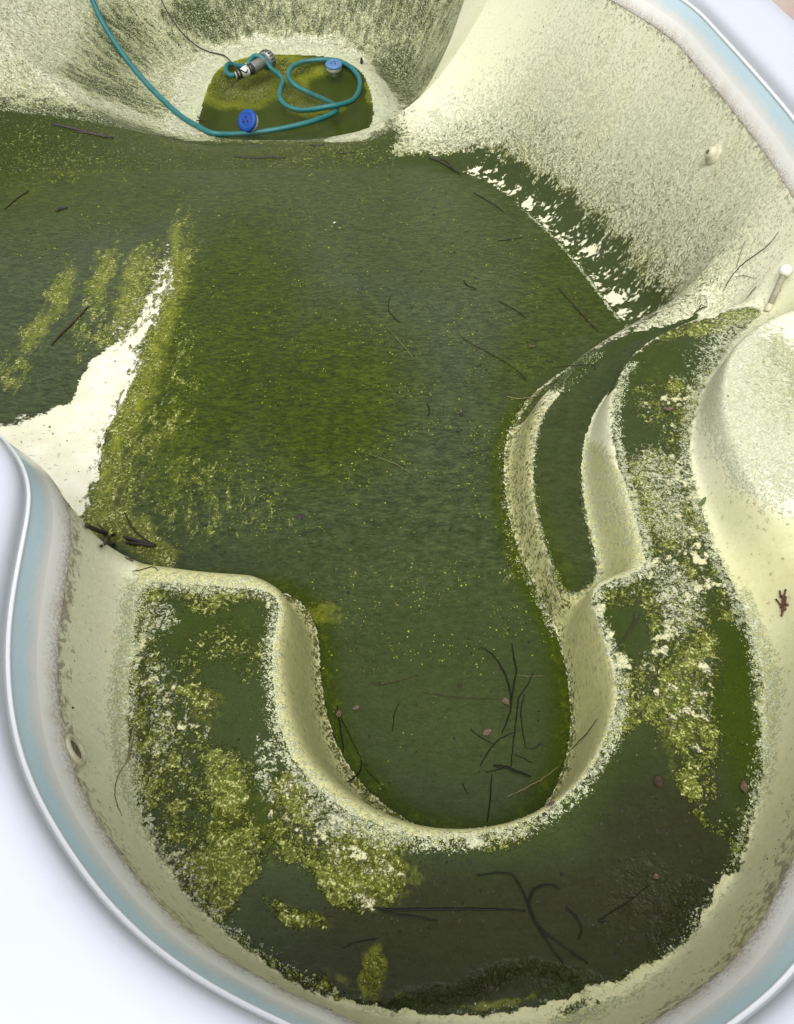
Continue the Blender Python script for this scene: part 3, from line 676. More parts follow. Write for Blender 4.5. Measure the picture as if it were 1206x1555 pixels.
def put(name, VF, mat, parent=None, smooth=True):
    Vv, F = VF; A_ = np.array([tuple(v) for v in Vv])
    loc = None
    if parent:
        loc = np.zeros(3); q_ = parent
        while q_: loc = loc + np.array(q_.location); q_ = q_.parent
    loc = loc if parent else np.r_[A_[:, :2].mean(0), A_[:, 2].min()]
    return mesh_obj(name, A_, F, mat, parent, smooth, loc)
def join(*vf):
    Vv = []; F = []
    for v_, f_ in vf:
        k_ = len(Vv); Vv += list(v_); F += [tuple(i + k_ for i in f) for f in f_]
    return Vv, F
M_hose = simple('teal_hose_rubber', (.008, .115, .125), .45, (.018, .155, .150), 9, .001, 60)
M_cord = simple('black_rubber', (.012, .012, .012), .5, (.03, .03, .028))
M_blueP = simple('blue_plastic', (.008, .05, .27), .45, (.012, .065, .30), 30, spec=.3)
M_blueF = simple('faded_blue_plastic', (.06, .15, .33), .45, (.09, .20, .38), 30)
M_white = simple('white_plastic', (.72, .73, .68), .4, (.62, .63, .55), 40)
M_dark = simple('dark_slot', (.01, .02, .06), .6)
M_steel = simple('brushed_grey_metal', (.34, .34, .33), .35, (.24, .24, .22), 40, metal=.6)
M_fit = simple('cream_plastic', (.55, .53, .38), .45, (.45, .43, .27), 50)
M_hole = simple('dark_hole_dirt', (.06, .045, .025), .8, (.22, .19, .09), 120, .002)
M_stick = simple('wet_dark_bark', (.016, .013, .010), .6, (.04, .030, .022), 60, .002, 200, stretch=(1, 1, .3))
M_grass = simple('dark_wet_grass', (.006, .007, .004), .5, (.013, .014, .007), 40, spec=.15)
M_straw = simple('tan_straw', (.20, .19, .07), .6, (.12, .11, .045), 30)
M_brown = simple('brown_stem', (.032, .023, .013), .6, (.055, .038, .02), 50, spec=.2)
M_pink = simple('pinkish_brown_leaf', (.13, .08, .055), .6, (.08, .05, .03), 60, .001)
M_gleaf = simple('green_leaf', (.10, .15, .045), .5, (.07, .11, .03), 60, .001)
M_seed = simple('black_seed', (.008, .008, .006), .5)
M_pipe = simple('greyed_brown_pipe', (.22, .20, .12), .6, (.34, .32, .25), 60, .001)
M_red = simple('dark_red_debris', (.14, .035, .03), .6, (.05, .025, .022), 120, .002)
# ---- hose: down the side of the bowl, across the sump, round a loop and up to the pump
def wat(u, v, dz=.012): x, y = at(u, v, ZW + dz); return Vector((x, y, ZW + dz))
hr = .0225
hp = [px_at((110, -60), hr), px_at((134, -8), hr), px_at((152, 32), hr), px_at((176, 72), hr), px_at((206, 112), hr), px_at((240, 149), hr), px_at((275, 180), hr), px_at((300, 195), hr)]
hp += [wat(322, 202, .02), wat(350, 204, -.005), wat(385, 202, -.018), wat(425, 196, .0), wat(465, 187, .012), wat(495, 177, .012), wat(511, 168, -.01), wat(506, 158, -.03), wat(485, 148, -.03), wat(458, 136, -.012), wat(443, 125, .012), wat(438, 114, .004),
       wat(444, 102, -.015), wat(462, 94, -.012), wat(490, 91, .0), wat(515, 93, .014), wat(533, 103, .016), wat(545, 118, .012), wat(546, 135, .004), wat(537, 151, .006), wat(520, 158, .034), wat(498, 162, .040), wat(475, 166, .012), wat(452, 167, -.012), wat(434, 160, -.006), wat(425, 148, .016),
       wat(426, 135, .018), wat(430, 124, .012), wat(424, 114, -.004), wat(413, 105, .01), wat(406, 96, .05), wat(399, 88, .09), wat(388, 85, .10), wat(380, 91, .085), wat(374, 100, .05)]
hp += [wat(362, 100, .03), wat(350, 97, .02), wat(344, 101, .02), wat(344, 109, .02), wat(349, 114, .022), wat(356, 114.5, .03)]
o = put('hose', tube(smooth3(hp, 7), hr, 12), M_hose); tag(o, 'long teal hose running down the bowl and looping through the green water', 'hose')
# ---- pump
pa, pb = wat(381, 105, .055), wat(407, 90, .055); ax = (pb - pa)
pump = empty('pump', tuple(pa)); tag(pump, 'grey metal pump with white coupling, half sunk at the far edge of the green water', 'pump')
L = ax.length
put('motor_body', lathe([(.03, 0), (.048, .004), (.052, .02), (.052, L * .55), (.046, L * .58), (.046, L * .80), (.052, L * .82)], pa, ax), M_steel, pump)
st_ = put('strainer', lathe([(.055, 0), (.078, .004), (.082, .03), (.082, .065), (.070, .085), (.03, .09)], pa + ax * .80, ax, 36), M_steel, pump)
axn = ax.normalized(); e1_ = axn.orthogonal().normalized(); e2_ = axn.cross(e1_)
for k_ in range(18):
    an = 2 * math.pi * k_ / 18; d_ = e1_ * math.cos(an) + e2_ * math.sin(an); c_ = pa + ax * .80 + d_ * .083
    put('rib', tube([c_ + axn * .008, c_ + axn * .06], .0045, 5), M_cord, st_)
wa = wat(358, 114, .035); wx = pa - wa; Lw = wx.length
cp = put('coupling', lathe([(.026, 0), (.03, .004), (.033, Lw * .30), (.036, Lw * .42), (.044, Lw * .6), (.046, Lw * .82), (.036, Lw * .86)], wa, wx), M_white, pump)
for f_ in (.02, .20): put('black_ring', lathe([(.034, 0), (.038, .003), (.038, .022), (.034, .025)], wa + wx * f_, wx), M_cord, cp)
put('joint', lathe([(.038, 0), (.05, .01), (.052, .045), (.03, .07)], wa + wx * .82, wx), M_cord, pump)
put('cable_tie', tube([wat(375, 101, .09), wat(373.5, 96, .14)], .005, 6), M_white, pump)
cord = [px_at((232, -50), .006), px_at((243, -6), .006), px_at((254, 18), .006), px_at((276, 50), .006), px_at((300, 71), .006), px_at((318, 80), .008), px_at((331, 83), .01), px_at((344, 91), .03), wat(357, 101, .075), wat(367, 107, .085), wat(374, 110, .06), wat(376, 106, .09)]
put('power_cord', tube(smooth3(cord, 8), .0062, 7), M_cord, pump)
put('power_cord', tube(smooth3([wat(374, 110, .05), wat(371, 116, .015), wat(362, 122, .001), wat(350, 131, -.004), wat(338, 140, -.01)], 6), .004, 6), M_cord, pump)
# ---- two floating chlorine dispensers
def dispenser(base, axis, mblue, label, s_=1.0):
    axis = Vector(axis).normalized(); root = empty('chlorine_dispenser', tuple(base)); tag(root, label, 'dispenser', 'floating chlorine dispensers')
    P_ = Vector(base); a = axis.orthogonal().normalized(); b_ = axis.cross(a)
    put('body', lathe([(.022 * s_, -.115 * s_), (.026 * s_, -.11 * s_), (.028 * s_, -.06 * s_), (.05 * s_, -.055 * s_), (.07 * s_, -.05 * s_), (.082 * s_, -.035 * s_), (.088 * s_, -.012 * s_), (.090 * s_, 0)], P_, axis), M_white, root)
    lid = put('lid', lathe([(.088 * s_, 0.001), (.094 * s_, .004), (.095 * s_, .016 * s_), (.090 * s_, .026 * s_), (.078 * s_, .032 * s_), (.056 * s_, .034 * s_), (.052 * s_, .031 * s_), (.046 * s_, .032 * s_), (.01 * s_, .034 * s_)], P_, axis, 40), mblue, root)
    for k_ in range(3):
        an = 2 * math.pi * k_ / 3 + .5; c_ = P_ + (a * math.cos(an) + b_ * math.sin(an)) * .024 * s_ + axis * .0325 * s_
        put('slot', lathe([(.0095 * s_, 0), (.0095 * s_, .0035)], c_, axis, 10), M_dark, lid)
    return root
dispenser(wat(377, 184, .06), (-.42, -.62, .62), M_blueP, 'bright blue round dispenser tipped on its side at the near edge of the water', 1.0)
dispenser(wat(507, 100, .035), (.02, -.12, 1), M_blueF, 'faded blue and white dispenser floating upright inside the hose loop', .86)
# ---- wall fittings (moulded into the pool)
h = hit(112, 1140); nn = Vector(nrm(h.x, h.y))
ft = put('wall_fitting', lathe([(.040, -.01), (.0425, .002), (.0405, .008), (.035, .0115), (.028, .011), (.0265, .008), (.0255, -.004)], h, nn, 40), M_fit, pool)
tag(ft, 'cream ring round a dirt filled inlet in the near left wall')
put('recess', lathe([(.0265, -.004), (.0255, .0035), (.018, .002), (.006, .0025)], h, nn, 24), M_hole, ft)
h = hit(1084, 234); nn = Vector(nrm(h.x, h.y))
ft = put('wall_fitting', lathe([(.052, -.01), (.053, .003), (.049, .009), (.036, .013), (.030, .022), (.026, .034), (.018, .038), (.011, .037)], h, nn, 40), M_fit, pool)
tag(ft, 'cream round return jet with a small dark nozzle in the right wall')
put('nozzle_hole', lathe([(.011, .030), (.0105, .0385), (.004, .037)], h, nn, 20), M_hole, ft)
h = hit(1212, 785); nn = Vector(nrm(h.x, h.y))
# ---- pipe stub by the upper step
a_ = px_at((1166, 471), .0); b2 = px_at((1200, 414), .03)
root = empty('pipe', tuple(a_)); tag(root, 'short brownish pipe with a white cap leaning on the wall behind the upper step', 'pipe')
d_ = (b2 - a_)
put('tube', tube([a_ - d_ * .05, a_ + d_ * .90], .0125, 16), M_pipe, root)
put('collar', lathe([(.013, 0), (.0155, .002), (.0155, .03), (.013, .032)], a_ - d_ * .04, d_, 20), M_fit, root)
put('cap', lathe([(.014, 0), (.020, .004), (.024, .012), (.026, .022), (.024, .034), (.016, .043), (.005, .046)], a_ + d_ * .86, d_, 24), M_white, root)
# ---- sticks, stems and grass blades: (category name, pixels, mm radius, material, lift, label)
def strand(name, P, r0, mat, label, cat, lift=.003, flat=1.0, sides=6, group=None, taper=.35, parts=None, wig=.0012):
    W_ = [px_at(p, lift) for p in P]
    if parts: root = empty(name, tuple(W_[0]))
    def one(Pp, rr, parent, nme):
        rr = rr * (1.25 if mat is M_stick and Pp[0][0] < -.6 else .68); C_ = smooth3(Pp, 6 if len(Pp) > 2 else 10); n_ = len(C_)
        C_[1:-1, :2] += (rng.random((n_ - 2, 2)) - .5) * 2 * wig
        tt__ = np.linspace(0, 1, n_); rad = rr * (taper + (1 - taper) * np.sin(math.pi * (.12 + .8 * tt__)) ** .7)
        return put(nme, tube(C_, rad, sides, flat), mat, parent)
    if parts:
        one(W_, r0, root, 'stem')
        for pp, rf in parts: one([px_at(p, lift) for p in pp], r0 * rf, root, 'twig')
        o = root
    else: o = one(W_, r0, None, name)
    tag(o, label, cat, group); return o
S_ = strand
S_('stick', [(126, 801), (160, 812), (205, 823), (237, 831)], .0075, M_stick, 'thick dark stick along the top of the stick pile beside the dry white patch', 'stick', .012)
S_('stick', [(148, 832), (172, 829), (205, 828), (236, 832)], .0055, M_stick, 'lower dark stick of the pile, lying nearest the left wall', 'stick', .012)
S_('stick', [(150, 831), (166, 822), (178, 816)], .006, M_stick, 'short forked dark stick crossing under the stick pile', 'stick', .022)
S_('stick', [(191, 783), (201, 803), (218, 820), (236, 831)], .0032, M_stick, 'thin curved dark twig coming down onto the stick pile from above', 'stick', .016)
S_('twig', [(150, 800), (158, 808), (163, 818)], .003, M_stick, 'tiny dark twig poking out of the middle of the stick pile', 'twig', .02)
S_('twig', [(200, 868), (215, 866), (232, 862), (240, 868)], .0022, M_grass, 'thin dark twig on the green floor just beyond the left bench end', 'twig')
S_('twig', [(80, 189), (100, 193), (135, 202), (172, 210)], .010, M_stick, 'long dark branch lying across the left slope near the top', 'branch', parts=[([(112, 200), (140, 204), (160, 209)], .6)])
S_('twig', [(86, 322), (92, 318), (103, 316)], .009, M_stick, 'short hooked dark twig on the upper left of the green floor', 'twig')
S_('twig', [(8, 318), (25, 303), (44, 290)], .006, M_brown, 'faint dark stem at the far left edge of the green floor', 'stem')
S_('bark_strip', [(78, 524), (98, 503), (115, 487), (134, 466)], .009, M_brown, 'long thin brown bark strip on the green floor left of the algae ridge', 'bark', .004, .35)
S_('twig', [(300, 178), (305, 183), (312, 186)], .008, M_brown, 'small brown twig beside the hose at the left edge of the water', 'twig', .01, parts=[([(298, 185), (308, 184)], .8)])
S_('twig', [(357, 238), (385, 240), (410, 239), (434, 240)], .009, M_stick, 'thin dark twig on the slope just in front of the green water', 'twig', .003, .4)
S_('twig', [(471, 220), (480, 222), (492, 220)], .008, M_stick, 'small dark scrap just below the near edge of the water', 'twig', .003, .5)
S_('twig', [(510, 232), (525, 233), (540, 231)], .006, M_stick, 'tiny dark sliver on the slope right of centre below the water', 'twig', .003, .5)
S_('twig', [(652, 240), (668, 246), (684, 255), (700, 265)], .011, M_stick, 'dark curved branch at the foot of the right wall near the top', 'branch', .006, parts=[([(662, 243), (678, 245), (692, 262)], .6)])
S_('twig', [(720, 293), (735, 302), (752, 312), (765, 322)], .006, M_stick, 'dark bent twig lying below the white streaks of the right wall', 'twig')
S_('twig', [(756, 366), (775, 364), (793, 361)], .0045, M_stick, 'short straight dark twig on the far right of the green floor', 'twig')
S_('reed', [(704, 427), (710, 434), (718, 437), (724, 440)], .0065, M_grass, 'stubby curved black blade on the green floor right of centre', 'reed', .003, .4)
S_('twig', [(848, 438), (868, 460), (888, 482), (908, 503)], .0085, M_brown, 'long straight olive brown stem ending beside the low step', 'stem', .004, .5)
S_('twig', [(758, 458), (774, 466), (788, 474), (800, 484)], .005, M_stick, 'thin dark twig left of the long straight olive stem', 'twig')
S_('twig', [(702, 513), (712, 520), (750, 540), (788, 565), (800, 580)], .0032, M_brown, 'long hair thin brown stem slanting toward the low step', 'stem')
S_('twig', [(768, 602), (785, 606), (800, 605), (815, 602)], .004, M_straw, 'pale curved stem touching the edge of the low step', 'stem')
S_('twig', [(592, 452), (590, 470), (600, 484), (608, 490)], .003, M_grass, 'hair thin dark curl in the middle of the green floor', 'stem')
S_('twig', [(586, 495), (603, 515), (618, 532), (628, 545)], .003, M_straw, 'hair thin pale stem in the middle of the green floor', 'stem')
S_('twig', [(648, 612), (652, 622), (650, 634)], .003, M_grass, 'tiny curled dark stem in the centre of the green floor', 'stem')
S_('twig', [(560, 690), (600, 705), (628, 722)], .0022, M_straw, 'very thin straw coloured stem below the centre of the green floor', 'stem')
# inside the horseshoe
S_('twig', [(731, 984), (750, 997), (762, 1016), (772, 1040), (776, 1072), (770, 1095), (762, 1114)], .0035, M_grass, 'long curved dark stem inside the horseshoe with a pinkish leaf caught on it', 'grass', .006)
S_('twig', [(777, 979), (780, 1000), (784, 1020), (780, 1042), (776, 1070)], .0034, M_grass, 'straight dark stem joining the curved stem inside the horseshoe', 'grass', .008)
S_('twig', [(809, 1023), (800, 1042), (788, 1060), (784, 1088), (781, 1115), (778, 1140), (776, 1165)], .0026, M_grass, 'tall slender bent stem right of the pinkish leaf inside the horseshoe', 'grass')
S_('twig', [(796, 1055), (791, 1080), (793, 1105), (798, 1135)], .0022, M_grass, 'short upright stem nearest the right riser inside the horseshoe', 'grass')
S_('twig', [(785, 1025), (800, 1027), (830, 1027)], .0014, M_straw, 'fine pale stem lying level near the right riser inside the horseshoe', 'grass')
S_('twig', [(714, 1107), (732, 1121), (752, 1131)], .0028, M_grass, 'short dark blade crossing another like an X inside the horseshoe', 'grass')
S_('twig', [(779, 1113), (760, 1122), (745, 1137), (734, 1154), (729, 1164)], .0024, M_grass, 'arched dark stem crossing the short blade inside the horseshoe', 'grass')
S_('reed', [(749, 1163), (768, 1166), (785, 1172), (806, 1180)], .0062, M_grass, 'broad pointed black blade near the bottom of the horseshoe', 'reed', .005, .35, taper=.1)
S_('twig', [(736, 1173), (752, 1170), (766, 1166)], .002, M_grass, 'thin stem tucked under the broad black blade', 'grass')
S_('twig', [(747, 1176), (745, 1200), (743, 1225), (740, 1249)], .0028, M_grass, 'straight dark stem ending at the bottom lip of the horseshoe', 'grass')
S_('twig', [(780, 1146), (795, 1152), (808, 1159)], .002, M_grass, 'small dark stem just above the broad black blade', 'grass')
S_('twig', [(798, 1136), (812, 1136), (820, 1130), (827, 1134)], .003, M_stick, 'crooked dark twig at the foot of the right riser', 'twig')
S_('straw', [(770, 1211), (800, 1196), (825, 1182), (850, 1163)], .0032, M_straw, 'pale yellow straw slanting along the bottom right of the horseshoe', 'straw')
S_('twig', [(862, 1144), (878, 1130), (895, 1112), (908, 1093)], .0022, M_brown, 'thin brown twig leaning up the right riser of the horseshoe', 'twig', .004)
S_('reed', [(528, 1188), (540, 1180), (548, 1168), (549, 1155)], .0042, M_grass, 'curved black blade at the lower left of the horseshoe', 'reed', .004, .4, taper=.15)
S_('twig', [(549, 1155), (558, 1170), (572, 1185), (585, 1200)], .0014, M_grass, 'hair thin stem running down from the curved black blade', 'grass')
S_('twig', [(512, 1072), (516, 1100), (520, 1125), (521, 1145)], .0032, M_grass, 'upright dark stem beside the left riser of the horseshoe', 'grass')
S_('twig', [(518, 1090), (530, 1115), (541, 1138), (548, 1152)], .002, M_grass, 'slanting thin stem between the left riser and the curved black blade', 'grass')
S_('twig', [(605, 1069), (599, 1085), (596, 1112)], .0016, M_grass, 'faint upright stem left of centre inside the horseshoe', 'grass')
S_('straw', [(565, 1036), (575, 1041), (600, 1036), (635, 1026)], .0020, M_brown, 'thin brown straw with hooked end in the upper horseshoe', 'straw')
S_('straw', [(640, 1051), (680, 1058), (720, 1061), (757, 1062)], .0018, M_brown, 'long level brown straw reaching toward the pinkish leaf', 'straw')
S_('twig', [(702, 1189), (706, 1198), (712, 1206)], .0018, M_grass, 'tiny dark blade near the bottom centre of the horseshoe', 'grass')
# on the bench
S_('reed', [(566, 1379), (600, 1382), (640, 1381), (700, 1381), (760, 1382), (797, 1384)], .0042, M_grass, 'long straight dark reed lying level on the front of the bench', 'reed', .004, .4, taper=.15)
S_('reed', [(570, 1380), (600, 1388), (640, 1394), (664, 1399)], .0032, M_grass, 'second shorter dark reed slanting under the long level reed', 'reed', .004, .4, taper=.15)
S_('reed', [(724, 1330), (772, 1327), (788, 1345), (800, 1370), (812, 1400), (830, 1430), (854, 1463)], .0034, M_grass, 'long curved blade beside the looped one on the front of the bench', 'reed', .005, .5)
S_('reed', [(850, 1352), (838, 1346), (820, 1347), (806, 1360), (806, 1388), (824, 1415), (850, 1435), (892, 1464)], .0036, M_grass, 'looped dark blade curling over itself on the front of the bench', 'reed', .009, .5)
S_('reed', [(858, 1379), (872, 1390), (882, 1408), (879, 1428)], .0032, M_grass, 'short arched dark blade right of the looped one', 'reed', .005, .5)
S_('twig', [(925, 1400), (910, 1398), (950, 1372), (985, 1345)], .0016, M_grass, 'faint thin stem on the dark mud at the front right of the bench', 'twig')
S_('twig', [(520, 1440), (545, 1430), (574, 1425)], .0016, M_grass, 'faint thin stem on the dark mud left of the reeds', 'twig')
S_('reed', [(206, 1102), (202, 1120), (196, 1145), (188, 1162)], .0050, M_straw, 'faded olive blade standing against the foot of the left wall', 'reed', .006, .35)
S_('twig', [(188, 1162), (178, 1180), (173, 1200), (176, 1220), (184, 1240)], .0014, M_brown, 'hair thin curved stem hanging on the left wall under the faded blade', 'stem')
S_('twig', [(412, 1104), (420, 1125), (432, 1146)], .0018, M_stick, 'thin dark twig on the inner edge of the left bench arm', 'twig')
S_('twig', [(930, 990), (945, 975), (958, 955), (972, 935)], .0030, M_stick, 'dark forked twig on the right arm of the bench', 'twig', .008, parts=[([(955, 960), (962, 945), (963, 930)], .6)])
S_('twig', [(880, 740), (884, 755), (880, 770)], .0022, M_stick, 'tiny curled twig at the back of the low step', 'twig')
S_('twig', [(838, 560), (870, 556), (898, 555), (905, 562)], .0022, M_grass, 'thin dark twig on the far end of the low step', 'twig')
# on the right wall
S_('twig', [(1098, 443), (1112, 420), (1128, 402), (1150, 386), (1166, 374), (1184, 352)], .0030, M_brown, 'long jointed brown twig stuck to the right wall', 'twig', .004, parts=[([(1120, 405), (1125, 385), (1133, 366)], .5), ([(1118, 421), (1130, 419), (1150, 424)], .5)])
S_('twig', [(1135, 454), (1144, 442), (1150, 436)], .0028, M_brown, 'short brown twig low on the right wall beside the pipe', 'twig', .004)
S_('twig', [(1052, 478), (1062, 470), (1074, 466)], .005, M_brown, 'small reddish twig where the right wall meets the middle step', 'twig', .006, parts=[([(1058, 474), (1066, 462)], .6)])
# ---- leaves
def leaf(u, v, L, Wd, ang, mat, label, cat='leaf', curl=.3, lift=.004, name='leaf'):
    c_ = px_at((u, v), lift); n_ = Vector(nrm(c_.x, c_.y)); t_ = Vector((math.cos(R(ang)), math.sin(R(ang)), 0)); t_ = (t_ - n_ * t_.dot(n_)).normalized(); s_ = n_.cross(t_)
    Vv = []; F = []; NU, NV = 8, 5
    for i in range(NU + 1):
        a = i / NU; wd = Wd * math.sin(math.pi * min(.98, max(.03, a))) ** .75 * (1 + .12 * math.sin(9 * a + u))
        for j in range(NV):
            b_ = j / (NV - 1) - .5
            Vv.append(c_ + t_ * (a - .5) * L + s_ * b_ * wd + n_ * (curl * L * ((a - .5) ** 2) + curl * 1.6 * Wd * abs(b_) ** 1.5 + .0008 * math.sin(7 * a + 5 * b_)))
    for i in range(NU):
        for j in range(NV - 1): F.append((i * NV + j, i * NV + j + 1, (i + 1) * NV + j + 1, (i + 1) * NV + j))
    o = put(name, (Vv, F), mat); md_ = o.modifiers.new('thickness', 'SOLIDIFY'); md_.thickness = .0008
    tag(o, label, cat); return o
leaf(768, 1066, .030, .020, 120, M_pink, 'pinkish brown leaf caught on the dark stems inside the horseshoe')
leaf(740, 1112, .032, .022, 30, M_pink, 'flat faded pinkish leaf left of the stems inside the horseshoe', curl=.05, lift=.002)
leaf(515, 1085, .026, .018, 80, M_pink, 'reddish leaf on the stem beside the left riser')
leaf(541, 1075, .024, .016, 20, M_pink, 'faded reddish leaf right of the one beside the left riser', curl=.05, lift=.002)
leaf(698, 1042, .016, .012, 60, M_brown, 'tiny brown leaf in the upper middle of the horseshoe')
leaf(838, 1224, .026, .016, 60, M_pink, 'pink leaf on the front lip of the horseshoe')
leaf(999, 1188, .030, .024, 70, M_brown, 'curled dark brown leaf on the right arm of the bench')
leaf(1129, 1196, .034, .018, 85, M_pink, 'reddish brown leaf in the dark channel beside the right wall')
leaf(995, 1332, .015, .011, 20, M_pink, 'small tan crumpled leaf on the dark mud at the front right', curl=.6)
leaf(1014, 624, .040, .022, 0, M_pink, 'pinkish brown leaf on the middle step', curl=.5)
leaf(1067, 765, .044, .016, 50, M_gleaf, 'fresh green leaf at the edge of the bench against the right wall', curl=.25, lift=.008)
leaf(809, 527, .030, .014, 0, M_pink, 'tan leaf on the green floor beside the low step')
leaf(701, 629, .022, .016, 30, M_stick, 'dark rotten scrap of leaf right of the floor centre', curl=.1)
leaf(456, 785, .040, .030, 10, M_stick, 'dark rotten leaf on the floor below the scattered yellow flecks', curl=.03, lift=.001)
leaf(196, 850, .030, .022, 30, M_pink, 'dull reddish leaf below the stick pile', curl=.05, lift=.002)
leaf(508, 340, .020, .014, 60, M_white, 'tiny white petal on the far part of the green floor', 'petal', .3, .006, 'petal')
leaf(684, 803, .024, .010, 60, M_brown, 'small brown leaf fragment right of the yellow flecks on the floor', curl=.2)
# red-black clump on the right wall
h = px_at((1192, 915), .004)
VF = []
for k_ in range(12):
    p_ = px_at((1192 + rnd.gauss(0, 4), 915 + rnd.gauss(0, 10)), .003); q_ = px_at((1192 + rnd.gauss(0, 6), 915 + rnd.gauss(0, 13)), .005)
    VF.append(tube(smooth3([p_, q_], 3), [.0035, .004, .003, .0015] if False else .0028, 5))
tag(put('debris_clump', join(*VF), M_red), 'small dark red and black clump of debris stuck to the right wall', 'debris')
# black peg beside the sump
a_ = px_at((550, 97), -.02); tag(put('peg', lathe([(.012, 0), (.013, .05), (.010, .075), (.006, .08)], a_, (0, -.1, 1), 10), M_cord), 'small black peg standing at the far right edge of the green water', 'peg')
# seeds
seeds = [(397, 1274, 'round black seed in the dark channel of the left bench arm, the upper of two'), (397, 1295, 'round black seed in the left bench arm, the lower of two'), (362, 1123, 'lone round black seed on the dark patch of the left bench arm'),
         (853, 1328, 'round black seed on the bench above the looped blade'), (729, 1352, 'round black seed just above the long level reed, the right of two'), (702, 1371, 'round black seed resting near the long level reed, the left of two'), (738, 1474, 'round black seed by the ridge of dark sludge'), (621, 1288, 'round black seed just in front of the horseshoe lip'),
         (712, 982, 'round black seed at the top of the horseshoe, the left of a pair'), (728, 985, 'round black seed touching the top of the long curved stem'), (711, 970, 'round black seed highest in the horseshoe'), (773, 957, 'round black seed at the mouth of the horseshoe near the right riser'), (818, 1080, 'round black seed at the right of the horseshoe, the upper of two'), (817, 1094, 'round black seed at the right of the horseshoe, the lower of two'),
         (690, 1121, 'round black seed left of the flat faded leaf'), (803, 975, 'brown black seed against the foot of the right riser'), (558, 1162, 'round black seed beside the curved black blade'), (529, 900, 'round black seed on the floor beyond the left bench arm'), (508, 1119, 'round black seed against the left riser')]
for u, v, lb in seeds:
    h = px_at((u, v), .001); r_ = .0036 if v > 950 else .005
    tag(put('seed', lathe([(r_ * .3, -r_ * .9), (r_ * .8, -r_ * .5), (r_, 0), (r_ * .8, r_ * .55), (r_ * .3, r_ * .92)], h, (.2, .1, 1), 10), M_seed), lb, 'seed')
# ---- loose matter nobody could count
def flake_mesh(name, centers, normals, sizes, mat, label, cat, thick=.35):
    n_ = len(centers); r1 = rng.normal(size=(n_, 3)); N_ = normals + rng.normal(size=(n_, 3)) * .35; N_ /= np.linalg.norm(N_, axis=1)[:, None]
    T_ = np.cross(N_, r1); T_ /= np.linalg.norm(T_, axis=1)[:, None]; B_ = np.cross(N_, T_)
    s_ = sizes[:, None]; asp = (.45 + .55 * rng.random((n_, 1)))
    j = lambda: 1 + .5 * (rng.random((n_, 1)) - .5)
    v0 = centers + T_ * s_ * j(); v1 = centers + B_ * s_ * asp * j(); v2 = centers - T_ * s_ * j(); v3 = centers - B_ * s_ * asp * j(); v4 = centers + N_ * s_ * thick
    Vv = np.stack([v0, v1, v2, v3, v4], 1).reshape(-1, 3); k_ = np.arange(n_) * 5
    F = np.concatenate([np.stack([k_ + a, k_ + (a + 1) % 4, k_ + 4], 1) for a in range(4)])
    me = bpy.data.meshes.new(name); me.vertices.add(len(Vv)); me.vertices.foreach_set('co', Vv.astype(np.float32).ravel())
    me.loops.add(F.size); me.loops.foreach_set('vertex_index', F.astype(np.int32).ravel()); me.polygons.add(len(F)); me.polygons.foreach_set('loop_start', np.arange(0, F.size, 3, dtype=np.int32)); me.update(calc_edges=True)
    at_ = me.attributes.new('shade', 'FLOAT', 'POINT'); at_.data.foreach_set('value', np.repeat(rng.random(n_), 5).astype(np.float32))
    me.materials.append(mat); o = bpy.data.objects.new(name, me); col.objects.link(o); tag(o, label, cat, kind='stuff'); return o
def flake_mat(name, ca, cb):
    m, nt = newmat(name); g = G(nt); b = g.n('ShaderNodeBsdfPrincipled')
    g.set(b.inputs['Base Color'], g.mix(g.attr('shade'), c4(*ca), c4(*cb))); b.inputs['Roughness'].default_value = .7; b.inputs['Specular IOR Level'].default_value = .2
    o = g.n('ShaderNodeOutputMaterial'); nt.links.new(b.outputs[0], o.inputs[0]); return m
def scatter(weight, count, cell=True):
    area_ = np.ones_like(X)
    w_ = weight * (dR > -.0); gy = np.gradient(Yr); gx = (Rb - Lb) / (NC - 1); w_ = w_ * np.repeat(gy * gx, NC)
    w_ = np.maximum(w_, 0); i = rng.choice(len(X), count, p=w_ / w_.sum())
    px_ = X[i] + (rng.random(count) - .5) * gx[i // NC]; py_ = Y[i] + (rng.random(count) - .5) * gy[i // NC]
    nz = NN[i]; z_ = Z[i] - (nz[:, 0] * (px_ - X[i]) + nz[:, 1] * (py_ - Y[i])) / np.maximum(nz[:, 2], .2)
    return np.c_[px_, py_, z_] + nz * .0006, nz, i
clus = sm(fbm(X, Y, 9, 77, 4), .46, .66) + .05
fleckw = inF * (ell([(620, 900, 230, 150, 10, 1.0), (560, 960, 70, 90, 0, 1.0), (650, 740, 260, 200, 0, .7), (320, 760, 160, 100, 0, 1.0), (560, 500, 300, 240, 0, .3), (260, 600, 60, 200, 15, .9), (120, 460, 150, 140, 0, .35), (790, 760, 30, 200, 8, 1.4), (640, 1100, 200, 120, 0, .12), (500, 330, 400, 100, 0, .15), (800, 450, 90, 140, 0, .25), (120, 260, 100, 30, 0, .6)]) + .01) * clus * (1 - dry)
c_, n_, ii = scatter(fleckw, 5000)
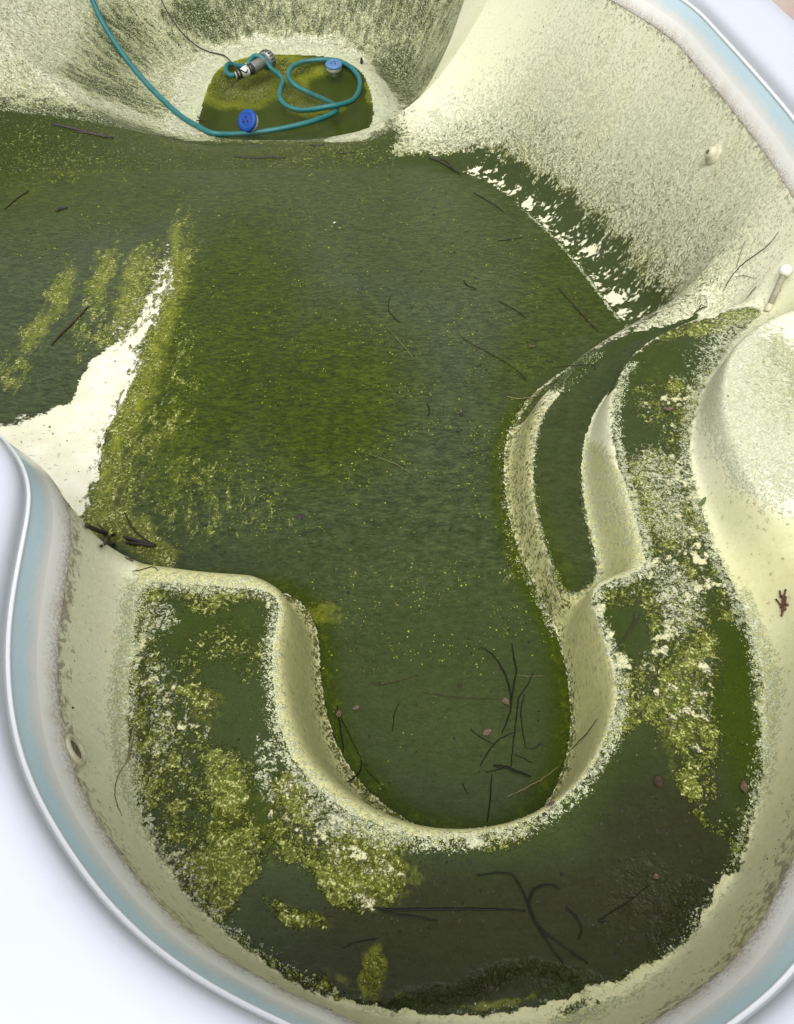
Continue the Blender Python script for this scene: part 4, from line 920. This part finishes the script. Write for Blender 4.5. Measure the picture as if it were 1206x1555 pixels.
flake_mesh('algae_flecks', c_, n_, (.0010 + .0028 * rng.random(5000) ** 2.2) * (1 + .22 * c_[:, 1]), flake_mat('yellow_green_flecks', (.30, .34, .04), (.13, .17, .012)), 'fine yellow green algae flecks scattered over the dark wet floor', 'algae', .25)
lipw = np.clip(inner * 1.0 + outer_edge * .9 + inB * (pale > .3) * .6 + ris1 * .5, 0, 1.3) * (.15 + clus) * (Y < 2.6)
c_, n_, ii = scatter(lipw, 14000)
flake_mesh('algae_crust', c_, n_, .0009 + .0021 * rng.random(14000) ** 1.8, flake_mat('pale_crust_flakes', (.62, .65, .44), (.30, .33, .10)), 'pale dry algae crumbs crusting the edges of the bench and steps', 'algae', .5)
c_, n_, ii = scatter(inB * np.clip(alg, 0, 1) * (1 - dark) * (.2 + clus), 9000)
flake_mesh('algae_clumps', c_, n_, .0009 + .0020 * rng.random(9000) ** 1.8, flake_mat('yellow_green_clumps', (.34, .37, .07), (.085, .11, .012)), 'loose yellow green algae clumps strewn over the bench', 'algae', .6)
darkw = (dR > -.002) * ((1 - sm(dR, .004, .03)) * clus * 1.0 + .004 * (dF > .1) * (1 - inB))
c_, n_, ii = scatter(darkw, 1500)
flake_mesh('dirt_specks', c_, n_, (.0012 + .0035 * rng.random(1500) ** 3) * (1 + .18 * c_[:, 1]), flake_mat('dark_dirt', (.05, .035, .025), (.11, .085, .06)), 'tiny dark dirt specks stuck along the top of the walls', 'dirt', .4)
mudw = inB * ell([(760, 1400, 380, 130, -8, 1.0), (1010, 1330, 110, 120, 20, 1.4)]) * dark
c_, n_, ii = scatter(mudw * (.1 + clus), 1200)
flake_mesh('mud_crumbs', c_, n_, .0015 + .0045 * rng.random(1200) ** 3, flake_mat('dark_mud', (.022, .022, .013), (.045, .045, .028)), 'small dark crumbs of mud on the front of the bench', 'mud', .45)
c_, n_, ii = scatter(inF * (ell([(680, 1080, 220, 180, 0, 1), (600, 700, 500, 500, 0, .4)]) + .1) * clus, 1300)
flake_mesh('plant_scraps', c_, n_, (.0012 + .004 * rng.random(1300) ** 3) * (1 + .25 * c_[:, 1]), flake_mat('rotten_scraps', (.018, .018, .008), (.05, .04, .022)), 'tiny dark rotten plant scraps on the green floor', 'plant scraps', .2)
